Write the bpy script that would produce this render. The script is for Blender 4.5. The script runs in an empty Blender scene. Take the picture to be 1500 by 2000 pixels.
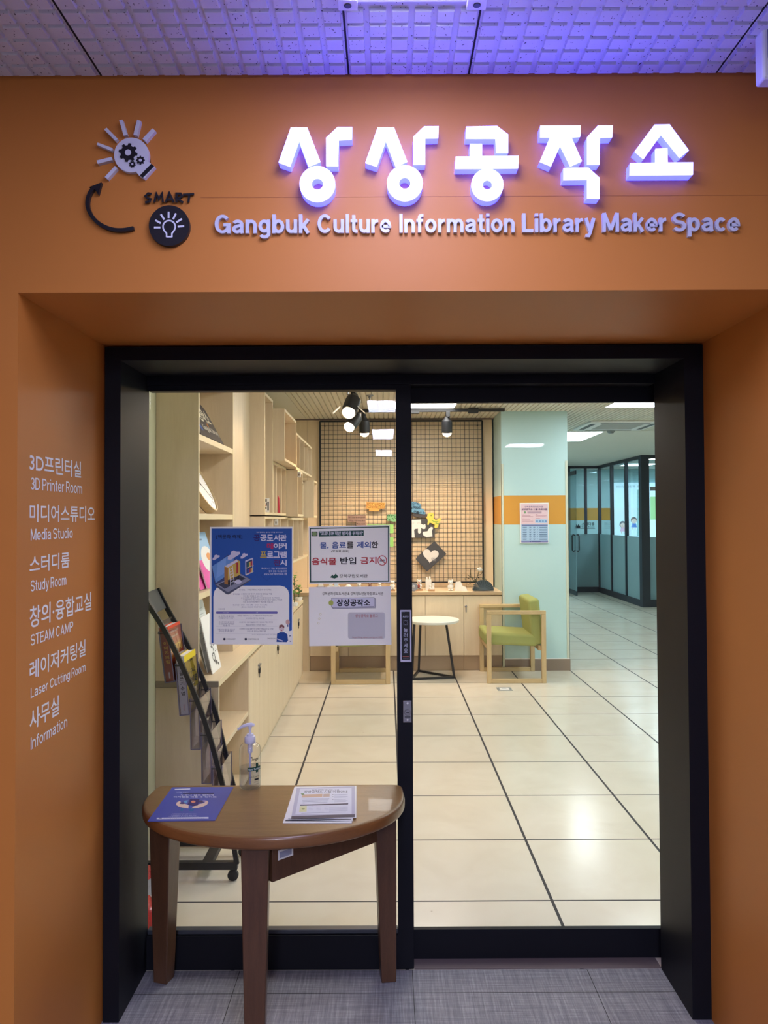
import bpy, bmesh, math, random
from mathutils import Vector, Matrix

random.seed(7)
SC = bpy.context.scene
COL = SC.collection
PI = math.pi

# ------------------------------------------------------------------ camera
CAM_H, F_PX = 1.546, 1519.0
PITCH, ROLL = 0.022, 0.0045
VPX, VPY = 755.0, 1014.0
cF = Vector((0, math.cos(PITCH), math.sin(PITCH)))
_r = Vector((1, 0, 0)); _u = Vector((0, -math.sin(PITCH), math.cos(PITCH)))
cR = _r * math.cos(ROLL) - _u * math.sin(ROLL)
cU = _u * math.cos(ROLL) + _r * math.sin(ROLL)
CX = VPX - F_PX * math.tan(PITCH) * math.sin(ROLL)
CY = VPY - F_PX * math.tan(PITCH) * math.cos(ROLL)
CAM = Vector((0, 0, CAM_H))
cam_data = bpy.data.cameras.new('camera')
cam_data.sensor_fit = 'VERTICAL'
cam_data.sensor_height = 36.0
cam_data.lens = F_PX / 2000 * 36.0
cam_data.shift_x = (750 - CX) / 2000
cam_data.shift_y = (CY - 1000) / 2000
cam_data.clip_start = 0.02
cam = bpy.data.objects.new('camera', cam_data)
COL.objects.link(cam)
cam.matrix_world = Matrix.Translation(CAM) @ Matrix((cR, cU, -cF)).transposed().to_4x4()
SC.camera = cam

def at(px, py, X=None, Y=None, Z=None):
    """the point of the plane X=, Y= or Z= that the photograph shows at this pixel"""
    d = cF * F_PX + cR * (px - CX) - cU * (py - CY)
    if X is not None: t = (X - CAM.x) / d.x
    elif Y is not None: t = (Y - CAM.y) / d.y
    else: t = (Z - CAM.z) / d.z
    return CAM + d * t

# ------------------------------------------------------------------ look, world, lamps' levels
SC.view_settings.view_transform = 'Standard'
SC.view_settings.look = 'None'
SC.view_settings.exposure = 0.0
SC.view_settings.gamma = 1.0
SC.view_settings.use_curve_mapping = False
SC.cycles.use_denoising = True
SC.cycles.max_bounces = 10
SC.cycles.transparent_max_bounces = 24
SC.cycles.sample_clamp_indirect = 6.0
SC.cycles.caustics_reflective = False
SC.cycles.caustics_refractive = False

LAMP_OUT = ((0.77, 0.79, 1.0), 90.0)      # corridor tubes, cool
LAMP_NEAR = ((0.58, 0.60, 1.0), 27.0)     # the corridor lamp right above the sign
LAMP_IN = ((1.0, 0.985, 0.94), 12.5)      # hall panels
LAMP_FAR = ((0.82, 0.95, 1.0), 13.5)      # cooler hall panels
LAMP_STUDY = ((0.75, 0.94, 1.0), 40.0)    # study room
SIGN_FACE = ((0.11, 0.12, 1.0), 10.0)
SIGN_SIDE = ((0.03, 0.035, 1.0), 8.0)
BULB = ((1.0, 0.74, 0.45), 14.0)
SPOT_W = 55.0
SCREEN = 1.0

world = bpy.data.worlds.new('world')
SC.world = world
world.use_nodes = True
world.node_tree.nodes['Background'].inputs[0].default_value = (0.75, 0.8, 1.0, 1)
world.node_tree.nodes['Background'].inputs[1].default_value = 0.05

# ------------------------------------------------------------------ materials
def lin(c):
    return tuple(((v / 255) / 12.92 if v / 255 <= 0.04045 else ((v / 255 + 0.055) / 1.055) ** 2.4) for v in c)

_mats = {}
def mat(name, rgb=None, rough=0.6, metal=0.0, spec=0.5, emit=None, coat=0.0):
    if name in _mats: return _mats[name]
    m = bpy.data.materials.new(name); m.use_nodes = True
    b = m.node_tree.nodes['Principled BSDF']
    if rgb is not None: b.inputs['Base Color'].default_value = (*lin(rgb), 1)
    b.inputs['Roughness'].default_value = rough
    b.inputs['Metallic'].default_value = metal
    b.inputs['Specular IOR Level'].default_value = spec
    b.inputs['Coat Weight'].default_value = coat
    if emit:
        b.inputs['Emission Color'].default_value = (*emit[0], 1)
        b.inputs['Emission Strength'].default_value = emit[1]
    _mats[name] = m
    return m

def ink(rgb):
    return mat('print_%d_%d_%d' % rgb, rgb, 0.55, spec=0.3)

def N(m, kind, **kw):
    n = m.node_tree.nodes.new(kind)
    for k, v in kw.items():
        if k in n.inputs: n.inputs[k].default_value = v
        else: setattr(n, k, v)
    return n

def L(m, a, b): m.node_tree.links.new(a, b)

def ramp(m, fac, stops):
    r = N(m, 'ShaderNodeValToRGB')
    e = r.color_ramp.elements
    while len(e) < len(stops): e.new(0.5)
    for i, (p, c) in enumerate(stops):
        e[i].position = p; e[i].color = (*c, 1)
    L(m, fac, r.inputs[0])
    return r.outputs[0]

def wood(name, c1, c2, stretch=(9, 9, 0.9), rough=0.5, coat=0.0, detail=6, bump=0.05, fine=5.0):
    m = mat(name, None, rough, coat=coat)
    b = m.node_tree.nodes['Principled BSDF']
    tc = N(m, 'ShaderNodeTexCoord'); mp = N(m, 'ShaderNodeMapping'); mp.inputs['Scale'].default_value = stretch
    L(m, tc.outputs['Object'], mp.inputs[0])
    no = N(m, 'ShaderNodeTexNoise', Scale=1.6, Detail=detail, Roughness=0.6, Distortion=0.6); L(m, mp.outputs[0], no.inputs['Vector'])
    n2 = N(m, 'ShaderNodeTexNoise', Scale=fine * 3, Detail=3.0, Roughness=0.7); L(m, mp.outputs[0], n2.inputs['Vector'])
    mx = N(m, 'ShaderNodeMix', data_type='FLOAT'); mx.inputs[0].default_value = 0.35
    L(m, no.outputs['Fac'], mx.inputs[2]); L(m, n2.outputs['Fac'], mx.inputs[3])
    c = ramp(m, mx.outputs[0], [(0.3, lin(c1)), (0.7, lin(c2))])
    L(m, c, b.inputs['Base Color'])
    bp = N(m, 'ShaderNodeBump', Strength=bump, Distance=0.002); L(m, n2.outputs['Fac'], bp.inputs['Height']); L(m, bp.outputs[0], b.inputs['Normal'])
    return m

def clear(name, tint=(1, 1, 1), refl=1.0, rough=0.0, ior=1.45):
    """thin see-through pane: transparent plus a Fresnel share of mirror"""
    m = bpy.data.materials.new(name); m.use_nodes = True
    nt = m.node_tree; nt.nodes.clear()
    out = N(m, 'ShaderNodeOutputMaterial'); mix = N(m, 'ShaderNodeMixShader')
    tr = N(m, 'ShaderNodeBsdfTransparent'); tr.inputs[0].default_value = (*tint, 1)
    gl = N(m, 'ShaderNodeBsdfGlossy'); gl.inputs['Roughness'].default_value = rough
    lw = N(m, 'ShaderNodeLayerWeight'); lw.inputs[0].default_value = 0.5
    pw = N(m, 'ShaderNodeMath', operation='POWER'); pw.inputs[1].default_value = 5.0; L(m, lw.outputs['Facing'], pw.inputs[0])
    f0 = ((ior - 1) / (ior + 1)) ** 2
    mu = N(m, 'ShaderNodeMath', operation='MULTIPLY_ADD', use_clamp=True); mu.inputs[1].default_value = (1 - f0) * refl; mu.inputs[2].default_value = f0 * refl
    L(m, pw.outputs[0], mu.inputs[0]); L(m, mu.outputs[0], mix.inputs[0])
    L(m, tr.outputs[0], mix.inputs[1]); L(m, gl.outputs[0], mix.inputs[2]); L(m, mix.outputs[0], out.inputs[0])
    _mats[name] = m
    return m

def frosted(name, col, through):
    m = bpy.data.materials.new(name); m.use_nodes = True
    nt = m.node_tree; nt.nodes.clear()
    out = N(m, 'ShaderNodeOutputMaterial'); mix = N(m, 'ShaderNodeMixShader'); mix.inputs[0].default_value = through
    di = N(m, 'ShaderNodeBsdfDiffuse'); di.inputs[0].default_value = (*lin(col), 1)
    tl = N(m, 'ShaderNodeBsdfTranslucent'); tl.inputs[0].default_value = (*lin(col), 1)
    L(m, di.outputs[0], mix.inputs[1]); L(m, tl.outputs[0], mix.inputs[2]); L(m, mix.outputs[0], out.inputs[0])
    return m

# orange painted wall with a faint roller texture
def painted(name, rgb, rough=0.5, bump=0.03, spec=0.35):
    m = mat(name, rgb, rough, spec=spec)
    b = m.node_tree.nodes['Principled BSDF']
    g = N(m, 'ShaderNodeNewGeometry')
    no = N(m, 'ShaderNodeTexNoise', Scale=900.0, Detail=2.0); L(m, g.outputs['Position'], no.inputs['Vector'])
    bp = N(m, 'ShaderNodeBump', Strength=bump, Distance=0.001); L(m, no.outputs['Fac'], bp.inputs['Height']); L(m, bp.outputs[0], b.inputs['Normal'])
    return m

M_ORANGE = painted('orange_paint', (201, 125, 55), 0.48)
M_DARK = mat('charcoal_metal', (23, 24, 31), 0.5, 0.0, 0.15)
M_DARK2 = mat('charcoal_metal_step', (60, 64, 74), 0.4)
M_BLACK = mat('black_metal', (24, 25, 29), 0.45)
M_WHITE = mat('white_plastic', (232, 232, 232), 0.4)
M_LILAC = mat('grey_letter_acrylic', (205, 205, 222), 0.35)
M_NAVY = mat('black_letter_acrylic', (22, 20, 30), 0.4)
M_VINYL = mat('white_vinyl', (246, 246, 248), 0.5)
M_TEAL = painted('pale_green_paint', (184, 214, 217), 0.5)
M_CREAM = painted('cream_green_paint', (208, 208, 178), 0.55)
M_BAND = painted('ochre_band_paint', (206, 148, 62), 0.5)
M_GREYWALL = painted('grey_wall_paint', (150, 150, 150), 0.6)
M_PLASTER = painted('ceiling_paint', (214, 210, 198), 0.7)
M_SLAT = mat('ceiling_slat_enamel', (214, 208, 192), 0.45)
M_GAP = mat('gap_black', (28, 26, 26), 0.8)
M_BIRCH = wood('birch_plywood', (213, 193, 163), (227, 209, 181), (7, 7, 0.8), 0.45, bump=0.02)
M_BIRCHH = wood('birch_plywood_lying', (213, 193, 163), (227, 209, 181), (7, 0.8, 7), 0.45, bump=0.02)
M_BIRCHEDGE = wood('birch_edge', (226, 208, 170), (234, 218, 184), (4, 4, 4), 0.5, bump=0.02)
M_PANEL = wood('wood_wall_panel', (226, 202, 170), (236, 214, 184), (6, 6, 0.7), 0.45, bump=0.02)
M_OAKZ = wood('oak_frame', (188, 162, 118), (212, 186, 142), (30, 30, 3), 0.45)
M_OAKX = wood('oak_frame_lying', (188, 162, 118), (212, 186, 142), (3, 30, 30), 0.45)
M_TABLETOP = wood('varnished_table_top', (128, 97, 60), (150, 115, 74), (3, 34, 34), 0.30, coat=0.1, bump=0.25)
M_TABLERIM = wood('varnished_table_rim', (112, 72, 38), (136, 90, 50), (4, 4, 34), 0.28, coat=0.15, bump=0.04)
M_TABLELEG = wood('varnished_table_leg', (78, 52, 36), (102, 70, 48), (34, 34, 3), 0.36, coat=0.1, bump=0.04)
M_GREEN = mat('green_fabric', (156, 162, 100), 0.85, spec=0.2)
M_PLINTH = mat('brown_skirting', (140, 122, 108), 0.6)
M_PAPER = mat('white_paper', (242, 242, 242), 0.6, spec=0.3)
M_PLASTER3D = mat('white_print', (222, 222, 220), 0.6)
M_GLASS = clear('door_glass', (0.99, 0.99, 0.99), 0.24)
M_GLASS2 = clear('partition_glass', (0.82, 0.90, 0.93), 1.0)
M_ACRYL = clear('acrylic', (0.84, 0.83, 0.90), 1.2)
M_PET = clear('clear_bottle', (0.95, 0.95, 0.96), 1.6)
M_GEL = clear('clear_gel', (0.78, 0.80, 0.84), 0.9, ior=1.34)
M_FROST = frosted('frosted_film', (164, 188, 192), 0.5)
M_SHEET = frosted('sheet_paper', (244, 244, 246), 0.46)
M_STEEL = mat('brushed_steel', (150, 150, 155), 0.35, 0.9)

# tile floor of the hall: 0.6 m raised-floor panels, dark joints
def tile_floor():
    m = mat('hall_floor_tiles', None, 0.22, spec=0.5)
    b = m.node_tree.nodes['Principled BSDF']
    g = N(m, 'ShaderNodeNewGeometry'); sx = N(m, 'ShaderNodeSeparateXYZ'); L(m, g.outputs['Position'], sx.inputs[0])
    def joint(sock, off, pitch, w):
        a = N(m, 'ShaderNodeMath', operation='SUBTRACT'); L(m, sock, a.inputs[0]); a.inputs[1].default_value = off - pitch * 40
        d = N(m, 'ShaderNodeMath', operation='MODULO'); L(m, a.outputs[0], d.inputs[0]); d.inputs[1].default_value = pitch
        c = N(m, 'ShaderNodeMath', operation='SUBTRACT'); L(m, d.outputs[0], c.inputs[0]); c.inputs[1].default_value = pitch / 2
        e = N(m, 'ShaderNodeMath', operation='ABSOLUTE'); L(m, c.outputs[0], e.inputs[0])
        h = N(m, 'ShaderNodeMath', operation='GREATER_THAN'); L(m, e.outputs[0], h.inputs[0]); h.inputs[1].default_value = pitch / 2 - w / 2
        return h.outputs[0]
    jx = joint(sx.outputs[0], 0.064, 0.5985, 0.0125); jy = joint(sx.outputs[1], 3.182, 0.5995, 0.0095)
    mx = N(m, 'ShaderNodeMath', operation='MAXIMUM'); L(m, jx, mx.inputs[0]); L(m, jy, mx.inputs[1])
    no = N(m, 'ShaderNodeTexNoise', Scale=3.0, Detail=8.0, Roughness=0.62, Distortion=0.8); L(m, g.outputs['Position'], no.inputs['Vector'])
    base = ramp(m, no.outputs['Fac'], [(0.3, lin((216, 206, 188))), (0.7, lin((226, 218, 202)))])
    sp = N(m, 'ShaderNodeTexVoronoi', Scale=5.0); L(m, g.outputs['Position'], sp.inputs['Vector'])
    sr = ramp(m, sp.outputs['Distance'], [(0.012, (0.55, 0.5, 0.45)), (0.03, (1, 1, 1))])
    mm = N(m, 'ShaderNodeMix', data_type='RGBA', blend_type='MULTIPLY'); mm.inputs[0].default_value = 0.7
    L(m, base, mm.inputs[6]); L(m, sr, mm.inputs[7])
    m2 = N(m, 'ShaderNodeMix', data_type='RGBA'); L(m, mx.outputs[0], m2.inputs[0]); L(m, mm.outputs[2], m2.inputs[6]); m2.inputs[7].default_value = (*lin((44, 42, 46)), 1)
    L(m, m2.outputs[2], b.inputs['Base Color'])
    rr = N(m, 'ShaderNodeMath', operation='MULTIPLY_ADD'); L(m, mx.outputs[0], rr.inputs[0]); rr.inputs[1].default_value = 0.5; rr.inputs[2].default_value = 0.2
    L(m, rr.outputs[0], b.inputs['Roughness'])
    iv = N(m, 'ShaderNodeMath', operation='SUBTRACT'); iv.inputs[0].default_value = 1.0; L(m, mx.outputs[0], iv.inputs[1])
    bp = N(m, 'ShaderNodeBump', Strength=0.5, Distance=0.003); L(m, iv.outputs[0], bp.inputs['Height']); L(m, bp.outputs[0], b.inputs['Normal'])
    return m
M_TILE = tile_floor()

# woven vinyl floor of the corridor
def carpet_floor():
    m = mat('corridor_woven_floor', None, 0.6, spec=0.35)
    b = m.node_tree.nodes['Principled BSDF']
    g = N(m, 'ShaderNodeNewGeometry')
    def weave(sc):
        mp = N(m, 'ShaderNodeMapping'); mp.inputs['Scale'].default_value = sc; L(m, g.outputs['Position'], mp.inputs[0])
        no = N(m, 'ShaderNodeTexNoise', Scale=1.0, Detail=5.0, Roughness=0.75); L(m, mp.outputs[0], no.inputs['Vector'])
        return no.outputs['Fac']
    a = weave((140, 5, 1)); c = weave((5, 140, 1))
    mx = N(m, 'ShaderNodeMix', data_type='FLOAT'); mx.inputs[0].default_value = 0.45; L(m, a, mx.inputs[2]); L(m, c, mx.inputs[3])
    col = ramp(m, mx.outputs[0], [(0.36, lin((98, 96, 106))), (0.52, lin((134, 132, 140))), (0.66, lin((172, 170, 176)))])
    L(m, col, b.inputs['Base Color'])
    bp = N(m, 'ShaderNodeBump', Strength=0.15, Distance=0.001); L(m, mx.outputs[0], bp.inputs['Height']); L(m, bp.outputs[0], b.inputs['Normal'])
    return m
M_CARPET = carpet_floor()

def acoustic():
    m = mat('speckled_acoustic_tile', None, 0.8, spec=0.2)
    b = m.node_tree.nodes['Principled BSDF']
    g = N(m, 'ShaderNodeNewGeometry')
    mp = N(m, 'ShaderNodeMapping'); mp.inputs['Scale'].default_value = (1, 0.6, 1); mp.inputs['Rotation'].default_value = (0, 0, 0.5); L(m, g.outputs['Position'], mp.inputs[0])
    no = N(m, 'ShaderNodeTexNoise', Scale=60.0, Detail=2.0); L(m, mp.outputs[0], no.inputs['Vector'])
    ad = N(m, 'ShaderNodeMix', data_type='RGBA', blend_type='ADD'); ad.inputs[0].default_value = 0.018; L(m, mp.outputs[0], ad.inputs[6]); L(m, no.outputs['Color'], ad.inputs[7])
    vo = N(m, 'ShaderNodeTexVoronoi', Scale=115.0); L(m, ad.outputs[2], vo.inputs['Vector'])
    c = ramp(m, vo.outputs['Distance'], [(0.11, lin((80, 76, 82))), (0.17, lin((226, 225, 227)))])
    L(m, c, b.inputs['Base Color'])
    return m
M_ACOU = acoustic()

# ------------------------------------------------------------------ mesh building
class MB:
    def __init__(s): s.v = []; s.f = []; s.mi = []; s.mats = []
    def _m(s, m):
        if m not in s.mats: s.mats.append(m)
        return s.mats.index(m)
    def add(s, vs, fs, m):
        o = len(s.v); s.v += [Vector(p) for p in vs]
        k = s._m(m)
        for f in fs: s.f.append([i + o for i in f]); s.mi.append(k)
        return s
    def box(s, x0, x1, y0, y1, z0, z1, m):
        vs = [(x, y, z) for x in (x0, x1) for y in (y0, y1) for z in (z0, z1)]
        return s.add(vs, [(0, 1, 3, 2), (4, 6, 7, 5), (0, 4, 5, 1), (2, 3, 7, 6), (0, 2, 6, 4), (1, 5, 7, 3)], m)
    def hexa(s, b, t, m):
        """bottom quad b, top quad t (same order)"""
        return s.add(list(b) + list(t), [(3, 2, 1, 0), (4, 5, 6, 7), (0, 1, 5, 4), (1, 2, 6, 5), (2, 3, 7, 6), (3, 0, 4, 7)], m)
    def beam(s, p, q, w, h, m, up=(0, 0, 1)):
        p = Vector(p); q = Vector(q); d = (q - p).normalized(); u = Vector(up)
        a = d.cross(u)
        if a.length < 1e-4: a = d.cross(Vector((1, 0, 0)))
        a.normalize(); u = a.cross(d).normalized()
        a = a * w / 2; u = u * h / 2
        return s.hexa([p - a - u, p + a - u, q + a - u, q - a - u], [p - a + u, p + a + u, q + a + u, q - a + u], m)
    def strip(s, pts, w, h, side, m):
        """a flat bar bent along pts; side is the direction of its width w, h its thickness"""
        side = Vector(side).normalized(); pts = [Vector(p) for p in pts]; vs = []; fs = []
        for i, p in enumerate(pts):
            d = (pts[min(i + 1, len(pts) - 1)] - pts[max(i - 1, 0)]).normalized()
            n = d.cross(side).normalized()
            for a, b in ((-1, -1), (1, -1), (1, 1), (-1, 1)): vs.append(p + side * w / 2 * a + n * h / 2 * b)
        for i in range(len(pts) - 1):
            for k in range(4): fs.append((i * 4 + k, i * 4 + (k + 1) % 4, i * 4 + 4 + (k + 1) % 4, i * 4 + 4 + k))
        e = (len(pts) - 1) * 4
        fs += [(3, 2, 1, 0), (e, e + 1, e + 2, e + 3)]
        return s.add(vs, fs, m)
    def tube(s, pts, r, m, n=10):
        pts = [Vector(p) for p in pts]; vs = []; fs = []
        rr = r if isinstance(r, (list, tuple)) else [r] * len(pts)
        ref = None
        for i, p in enumerate(pts):
            d = (pts[min(i + 1, len(pts) - 1)] - pts[max(i - 1, 0)]).normalized()
            if ref is None: ref = Vector((0, 0, 1)) if abs(d.z) < 0.9 else Vector((1, 0, 0))
            a = d.cross(ref)
            if a.length < 1e-4: a = d.cross(Vector((0, 1, 0)))
            a.normalize(); b = a.cross(d); ref = b
            for k in range(n):
                t = 2 * PI * k / n; vs.append(p + (a * math.cos(t) + b * math.sin(t)) * rr[i])
        for i in range(len(pts) - 1):
            for k in range(n): fs.append((i * n + k, i * n + (k + 1) % n, (i + 1) * n + (k + 1) % n, (i + 1) * n + k))
        fs += [tuple(range(n))[::-1], tuple(range((len(pts) - 1) * n, len(pts) * n))]
        return s.add(vs, fs, m)
    def lathe(s, c, prof, m, n=32, M=None):
        """profile of (radius, height) about the vertical through c; M turns it first"""
        c = Vector(c); vs = []; fs = []
        for r, z in prof:
            for k in range(n):
                t = 2 * PI * k / n; p = Vector((r * math.cos(t), r * math.sin(t), z))
                vs.append(c + (M @ p if M else p))
        for i in range(len(prof) - 1):
            for k in range(n): fs.append((i * n + k, i * n + (k + 1) % n, (i + 1) * n + (k + 1) % n, (i + 1) * n + k))
        if prof[0][0] > 1e-6: fs.append(tuple(range(n))[::-1])
        if prof[-1][0] > 1e-6: fs.append(tuple(range((len(prof) - 1) * n, len(prof) * n)))
        return s.add(vs, fs, m)
    def ball(s, c, r, m, n=14, M=None):
        if not isinstance(r, (tuple, list)): r = (r, r, r)
        c = Vector(c); vs = []; fs = []; k2 = n
        for i in range(n // 2 + 1):
            a = -PI / 2 + PI * i / (n // 2)
            for k in range(k2):
                t = 2 * PI * k / k2
                p = Vector((r[0] * math.cos(a) * math.cos(t), r[1] * math.cos(a) * math.sin(t), r[2] * math.sin(a)))
                vs.append(c + (M @ p if M else p))
        for i in range(n // 2):
            for k in range(k2): fs.append((i * k2 + k, i * k2 + (k + 1) % k2, (i + 1) * k2 + (k + 1) % k2, (i + 1) * k2 + k))
        return s.add(vs, fs, m)
    def prism(s, front, back, m, mside=None, backface=True):
        n = len(front)
        s.add(front, [tuple(range(n))], m)
        if backface: s.add(back, [tuple(range(n))[::-1]], mside or m)
        return s.add(list(front) + list(back), [(i, n + i, n + (i + 1) % n, (i + 1) % n) for i in range(n)], mside or m)
    def ringprism(s, fo, fi, bo, bi, m, mside=None):
        n = len(fo)
        s.add(list(fo) + list(fi), [(i, (i + 1) % n, n + (i + 1) % n, n + i) for i in range(n)], m)
        ms = mside or m
        s.add(list(fo) + list(bo), [(i, n + i, n + (i + 1) % n, (i + 1) % n) for i in range(n)], ms)
        s.add(list(fi) + list(bi), [(i, (i + 1) % n, n + (i + 1) % n, n + i) for i in range(n)], ms)
        return s.add(list(bo) + list(bi), [(i, n + i, n + (i + 1) % n, (i + 1) % n) for i in range(n)], ms)
    def build(s, name, parent=None, bevel=0.0, smooth=True, origin=None, segs=2, angle=35):
        xs = [p.x for p in s.v]; ys = [p.y for p in s.v]; zs = [p.z for p in s.v]
        o = Vector(origin) if origin is not None else Vector(((min(xs) + max(xs)) / 2, (min(ys) + max(ys)) / 2, min(zs)))
        me = bpy.data.meshes.new(name)
        me.from_pydata([p - o for p in s.v], [], s.f)
        for m in s.mats: me.materials.append(m)
        me.polygons.foreach_set('material_index', s.mi)
        if smooth:
            me.polygons.foreach_set('use_smooth', [True] * len(s.f))
            me.set_sharp_from_angle(angle=math.radians(angle))
        me.update()
        ob = bpy.data.objects.new(name, me); COL.objects.link(ob)
        if parent is not None:
            ob.parent = parent
            ob.location = o - wloc(parent)
        else: ob.location = o
        if bevel > 0:
            bm = bmesh.new(); bm.from_mesh(me); bmesh.ops.remove_doubles(bm, verts=bm.verts, dist=1e-5)
            bmesh.ops.recalc_face_normals(bm, faces=bm.faces); bm.to_mesh(me); bm.free()
            md = ob.modifiers.new('bevel', 'BEVEL'); md.width = bevel; md.segments = segs; md.limit_method = 'ANGLE'; md.angle_limit = math.radians(40)
        return ob

def wloc(o):
    p = Vector((0, 0, 0))
    while o is not None: p += o.location; o = o.parent
    return p

def tag(o, label=None, cat=None, group=None, kind=None):
    if label: o['label'] = label
    if cat: o['category'] = cat
    if group: o['group'] = group
    if kind: o['kind'] = kind
    return o

def thing(name, label, cat, loc=(0, 0, 0), group=None):
    o = bpy.data.objects.new(name, None); COL.objects.link(o)
    o.empty_display_size = 0.05; o.location = loc
    return tag(o, label, cat, group)

def struct(o): return tag(o, kind='structure')

def copy_tree(o, parent=None):
    c = o.copy(); COL.objects.link(c)
    if parent is not None: c.parent = parent
    for ch in list(o.children): copy_tree(ch, c)
    return c

# ------------------------------------------------------------------ lettering
_txt = {}
TXS = bpy.data.scenes.new('lettering_bench')      # an empty side scene where words are turned into outlines
_cu = bpy.data.curves.new('lettering', 'FONT')
_to = bpy.data.objects.new('lettering', _cu); TXS.collection.objects.link(_to)
def text_mesh(body, bold=0.0, res=2):
    key = (body, bold, res)
    if key not in _txt:
        _cu.body = body; _cu.offset = bold; _cu.resolution_u = res
        TXS.view_layers[0].update(); dg = TXS.view_layers[0].depsgraph; dg.update()
        me = bpy.data.meshes.new_from_object(_to.evaluated_get(dg))
        vs = [(v.co.x, v.co.y) for v in me.vertices]; fs = [tuple(p.vertices) for p in me.polygons]
        bpy.data.meshes.remove(me)
        x0 = min(v[0] for v in vs); x1 = max(v[0] for v in vs); y0 = min(v[1] for v in vs); y1 = max(v[1] for v in vs)
        _txt[key] = ([((v[0] - x0) / (x1 - x0), (v[1] - y0) / (y1 - y0)) for v in vs], fs, (x1 - x0) / (y1 - y0))
    return _txt[key]

class Art:
    """flat print: shapes in sheet coordinates (x right, y down); place(x, y, layer) gives the point in the room"""
    def __init__(s, mb, place): s.mb = mb; s.p = place
    def poly(s, pts, rgb, layer=1):
        m = ink(rgb) if isinstance(rgb, tuple) else rgb
        s.mb.add([s.p(x, y, layer) for x, y in pts], [tuple(range(len(pts)))], m)
    def rect(s, x0, y0, x1, y1, rgb, layer=1, r=0):
        if r <= 0: return s.poly([(x0, y0), (x1, y0), (x1, y1), (x0, y1)], rgb, layer)
        pts = []
        for cx, cy, a in ((x1 - r, y0 + r, -90), (x1 - r, y1 - r, 0), (x0 + r, y1 - r, 90), (x0 + r, y0 + r, 180)):
            for k in range(5): t = math.radians(a + 22.5 * k); pts.append((cx + r * math.cos(t), cy + r * math.sin(t)))
        s.poly(pts, rgb, layer)
    def ell(s, cx, cy, rx, ry, rgb, layer=1, n=24):
        s.poly([(cx + rx * math.cos(2 * PI * k / n), cy + ry * math.sin(2 * PI * k / n)) for k in range(n)], rgb, layer)
    def line(s, pts, w, rgb, layer=2, closed=False):
        for q in ribbon(pts, w, closed): s.poly(q, rgb, layer)
    def ring(s, cx, cy, rx, ry, w, rgb, layer=2, n=28):
        s.line([(cx + rx * math.cos(2 * PI * k / n), cy + ry * math.sin(2 * PI * k / n)) for k in range(n)], w, rgb, layer, True)
    def text(s, body, x0, y0, x1, y1, rgb, bold=0.0, layer=3, res=2):
        vs, fs, _ = text_mesh(body, min(bold, 0.008), res)
        m = ink(rgb) if isinstance(rgb, tuple) else rgb
        e = 0.0 if bold <= 0.012 else bold * 0.75 * (y1 - y0)          # heavier faces: the same outline struck again beside itself
        for k, (dx, dy) in enumerate([(0, 0)] if e == 0 else [(-e, 0), (e, 0), (0, -e), (0, e)]):
            s.mb.add([s.p(x0 + dx + (x1 - x0) * u, y1 + dy + (y0 - y1) * v, layer + 0.5 * k) for u, v in vs], fs, m)

def ribbon(pts, w, closed=False):
    """quads of a stroke of width w along pts"""
    n = len(pts); P = [Vector((p[0], p[1])) for p in pts]; Lf = []; Rt = []
    for i in range(n):
        if closed: a = P[i - 1]; c = P[(i + 1) % n]
        else: a = P[max(i - 1, 0)]; c = P[min(i + 1, n - 1)]
        d1 = (P[i] - a); d2 = (c - P[i])
        if d1.length < 1e-9: d1 = d2
        if d2.length < 1e-9: d2 = d1
        d1.normalize(); d2.normalize()
        n1 = Vector((-d1.y, d1.x)); n2 = Vector((-d2.y, d2.x)); mv = n1 + n2
        if mv.length < 1e-6: mv = n1.copy()
        mv.normalize(); k = min(1 / max(mv.dot(n1), 0.3), 2.2)
        Lf.append(P[i] + mv * k * w / 2); Rt.append(P[i] - mv * k * w / 2)
    out = []
    for i in range(n if closed else n - 1):
        j = (i + 1) % n
        out.append([tuple(Lf[i]), tuple(Lf[j]), tuple(Rt[j]), tuple(Rt[i])])
    return out

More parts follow.
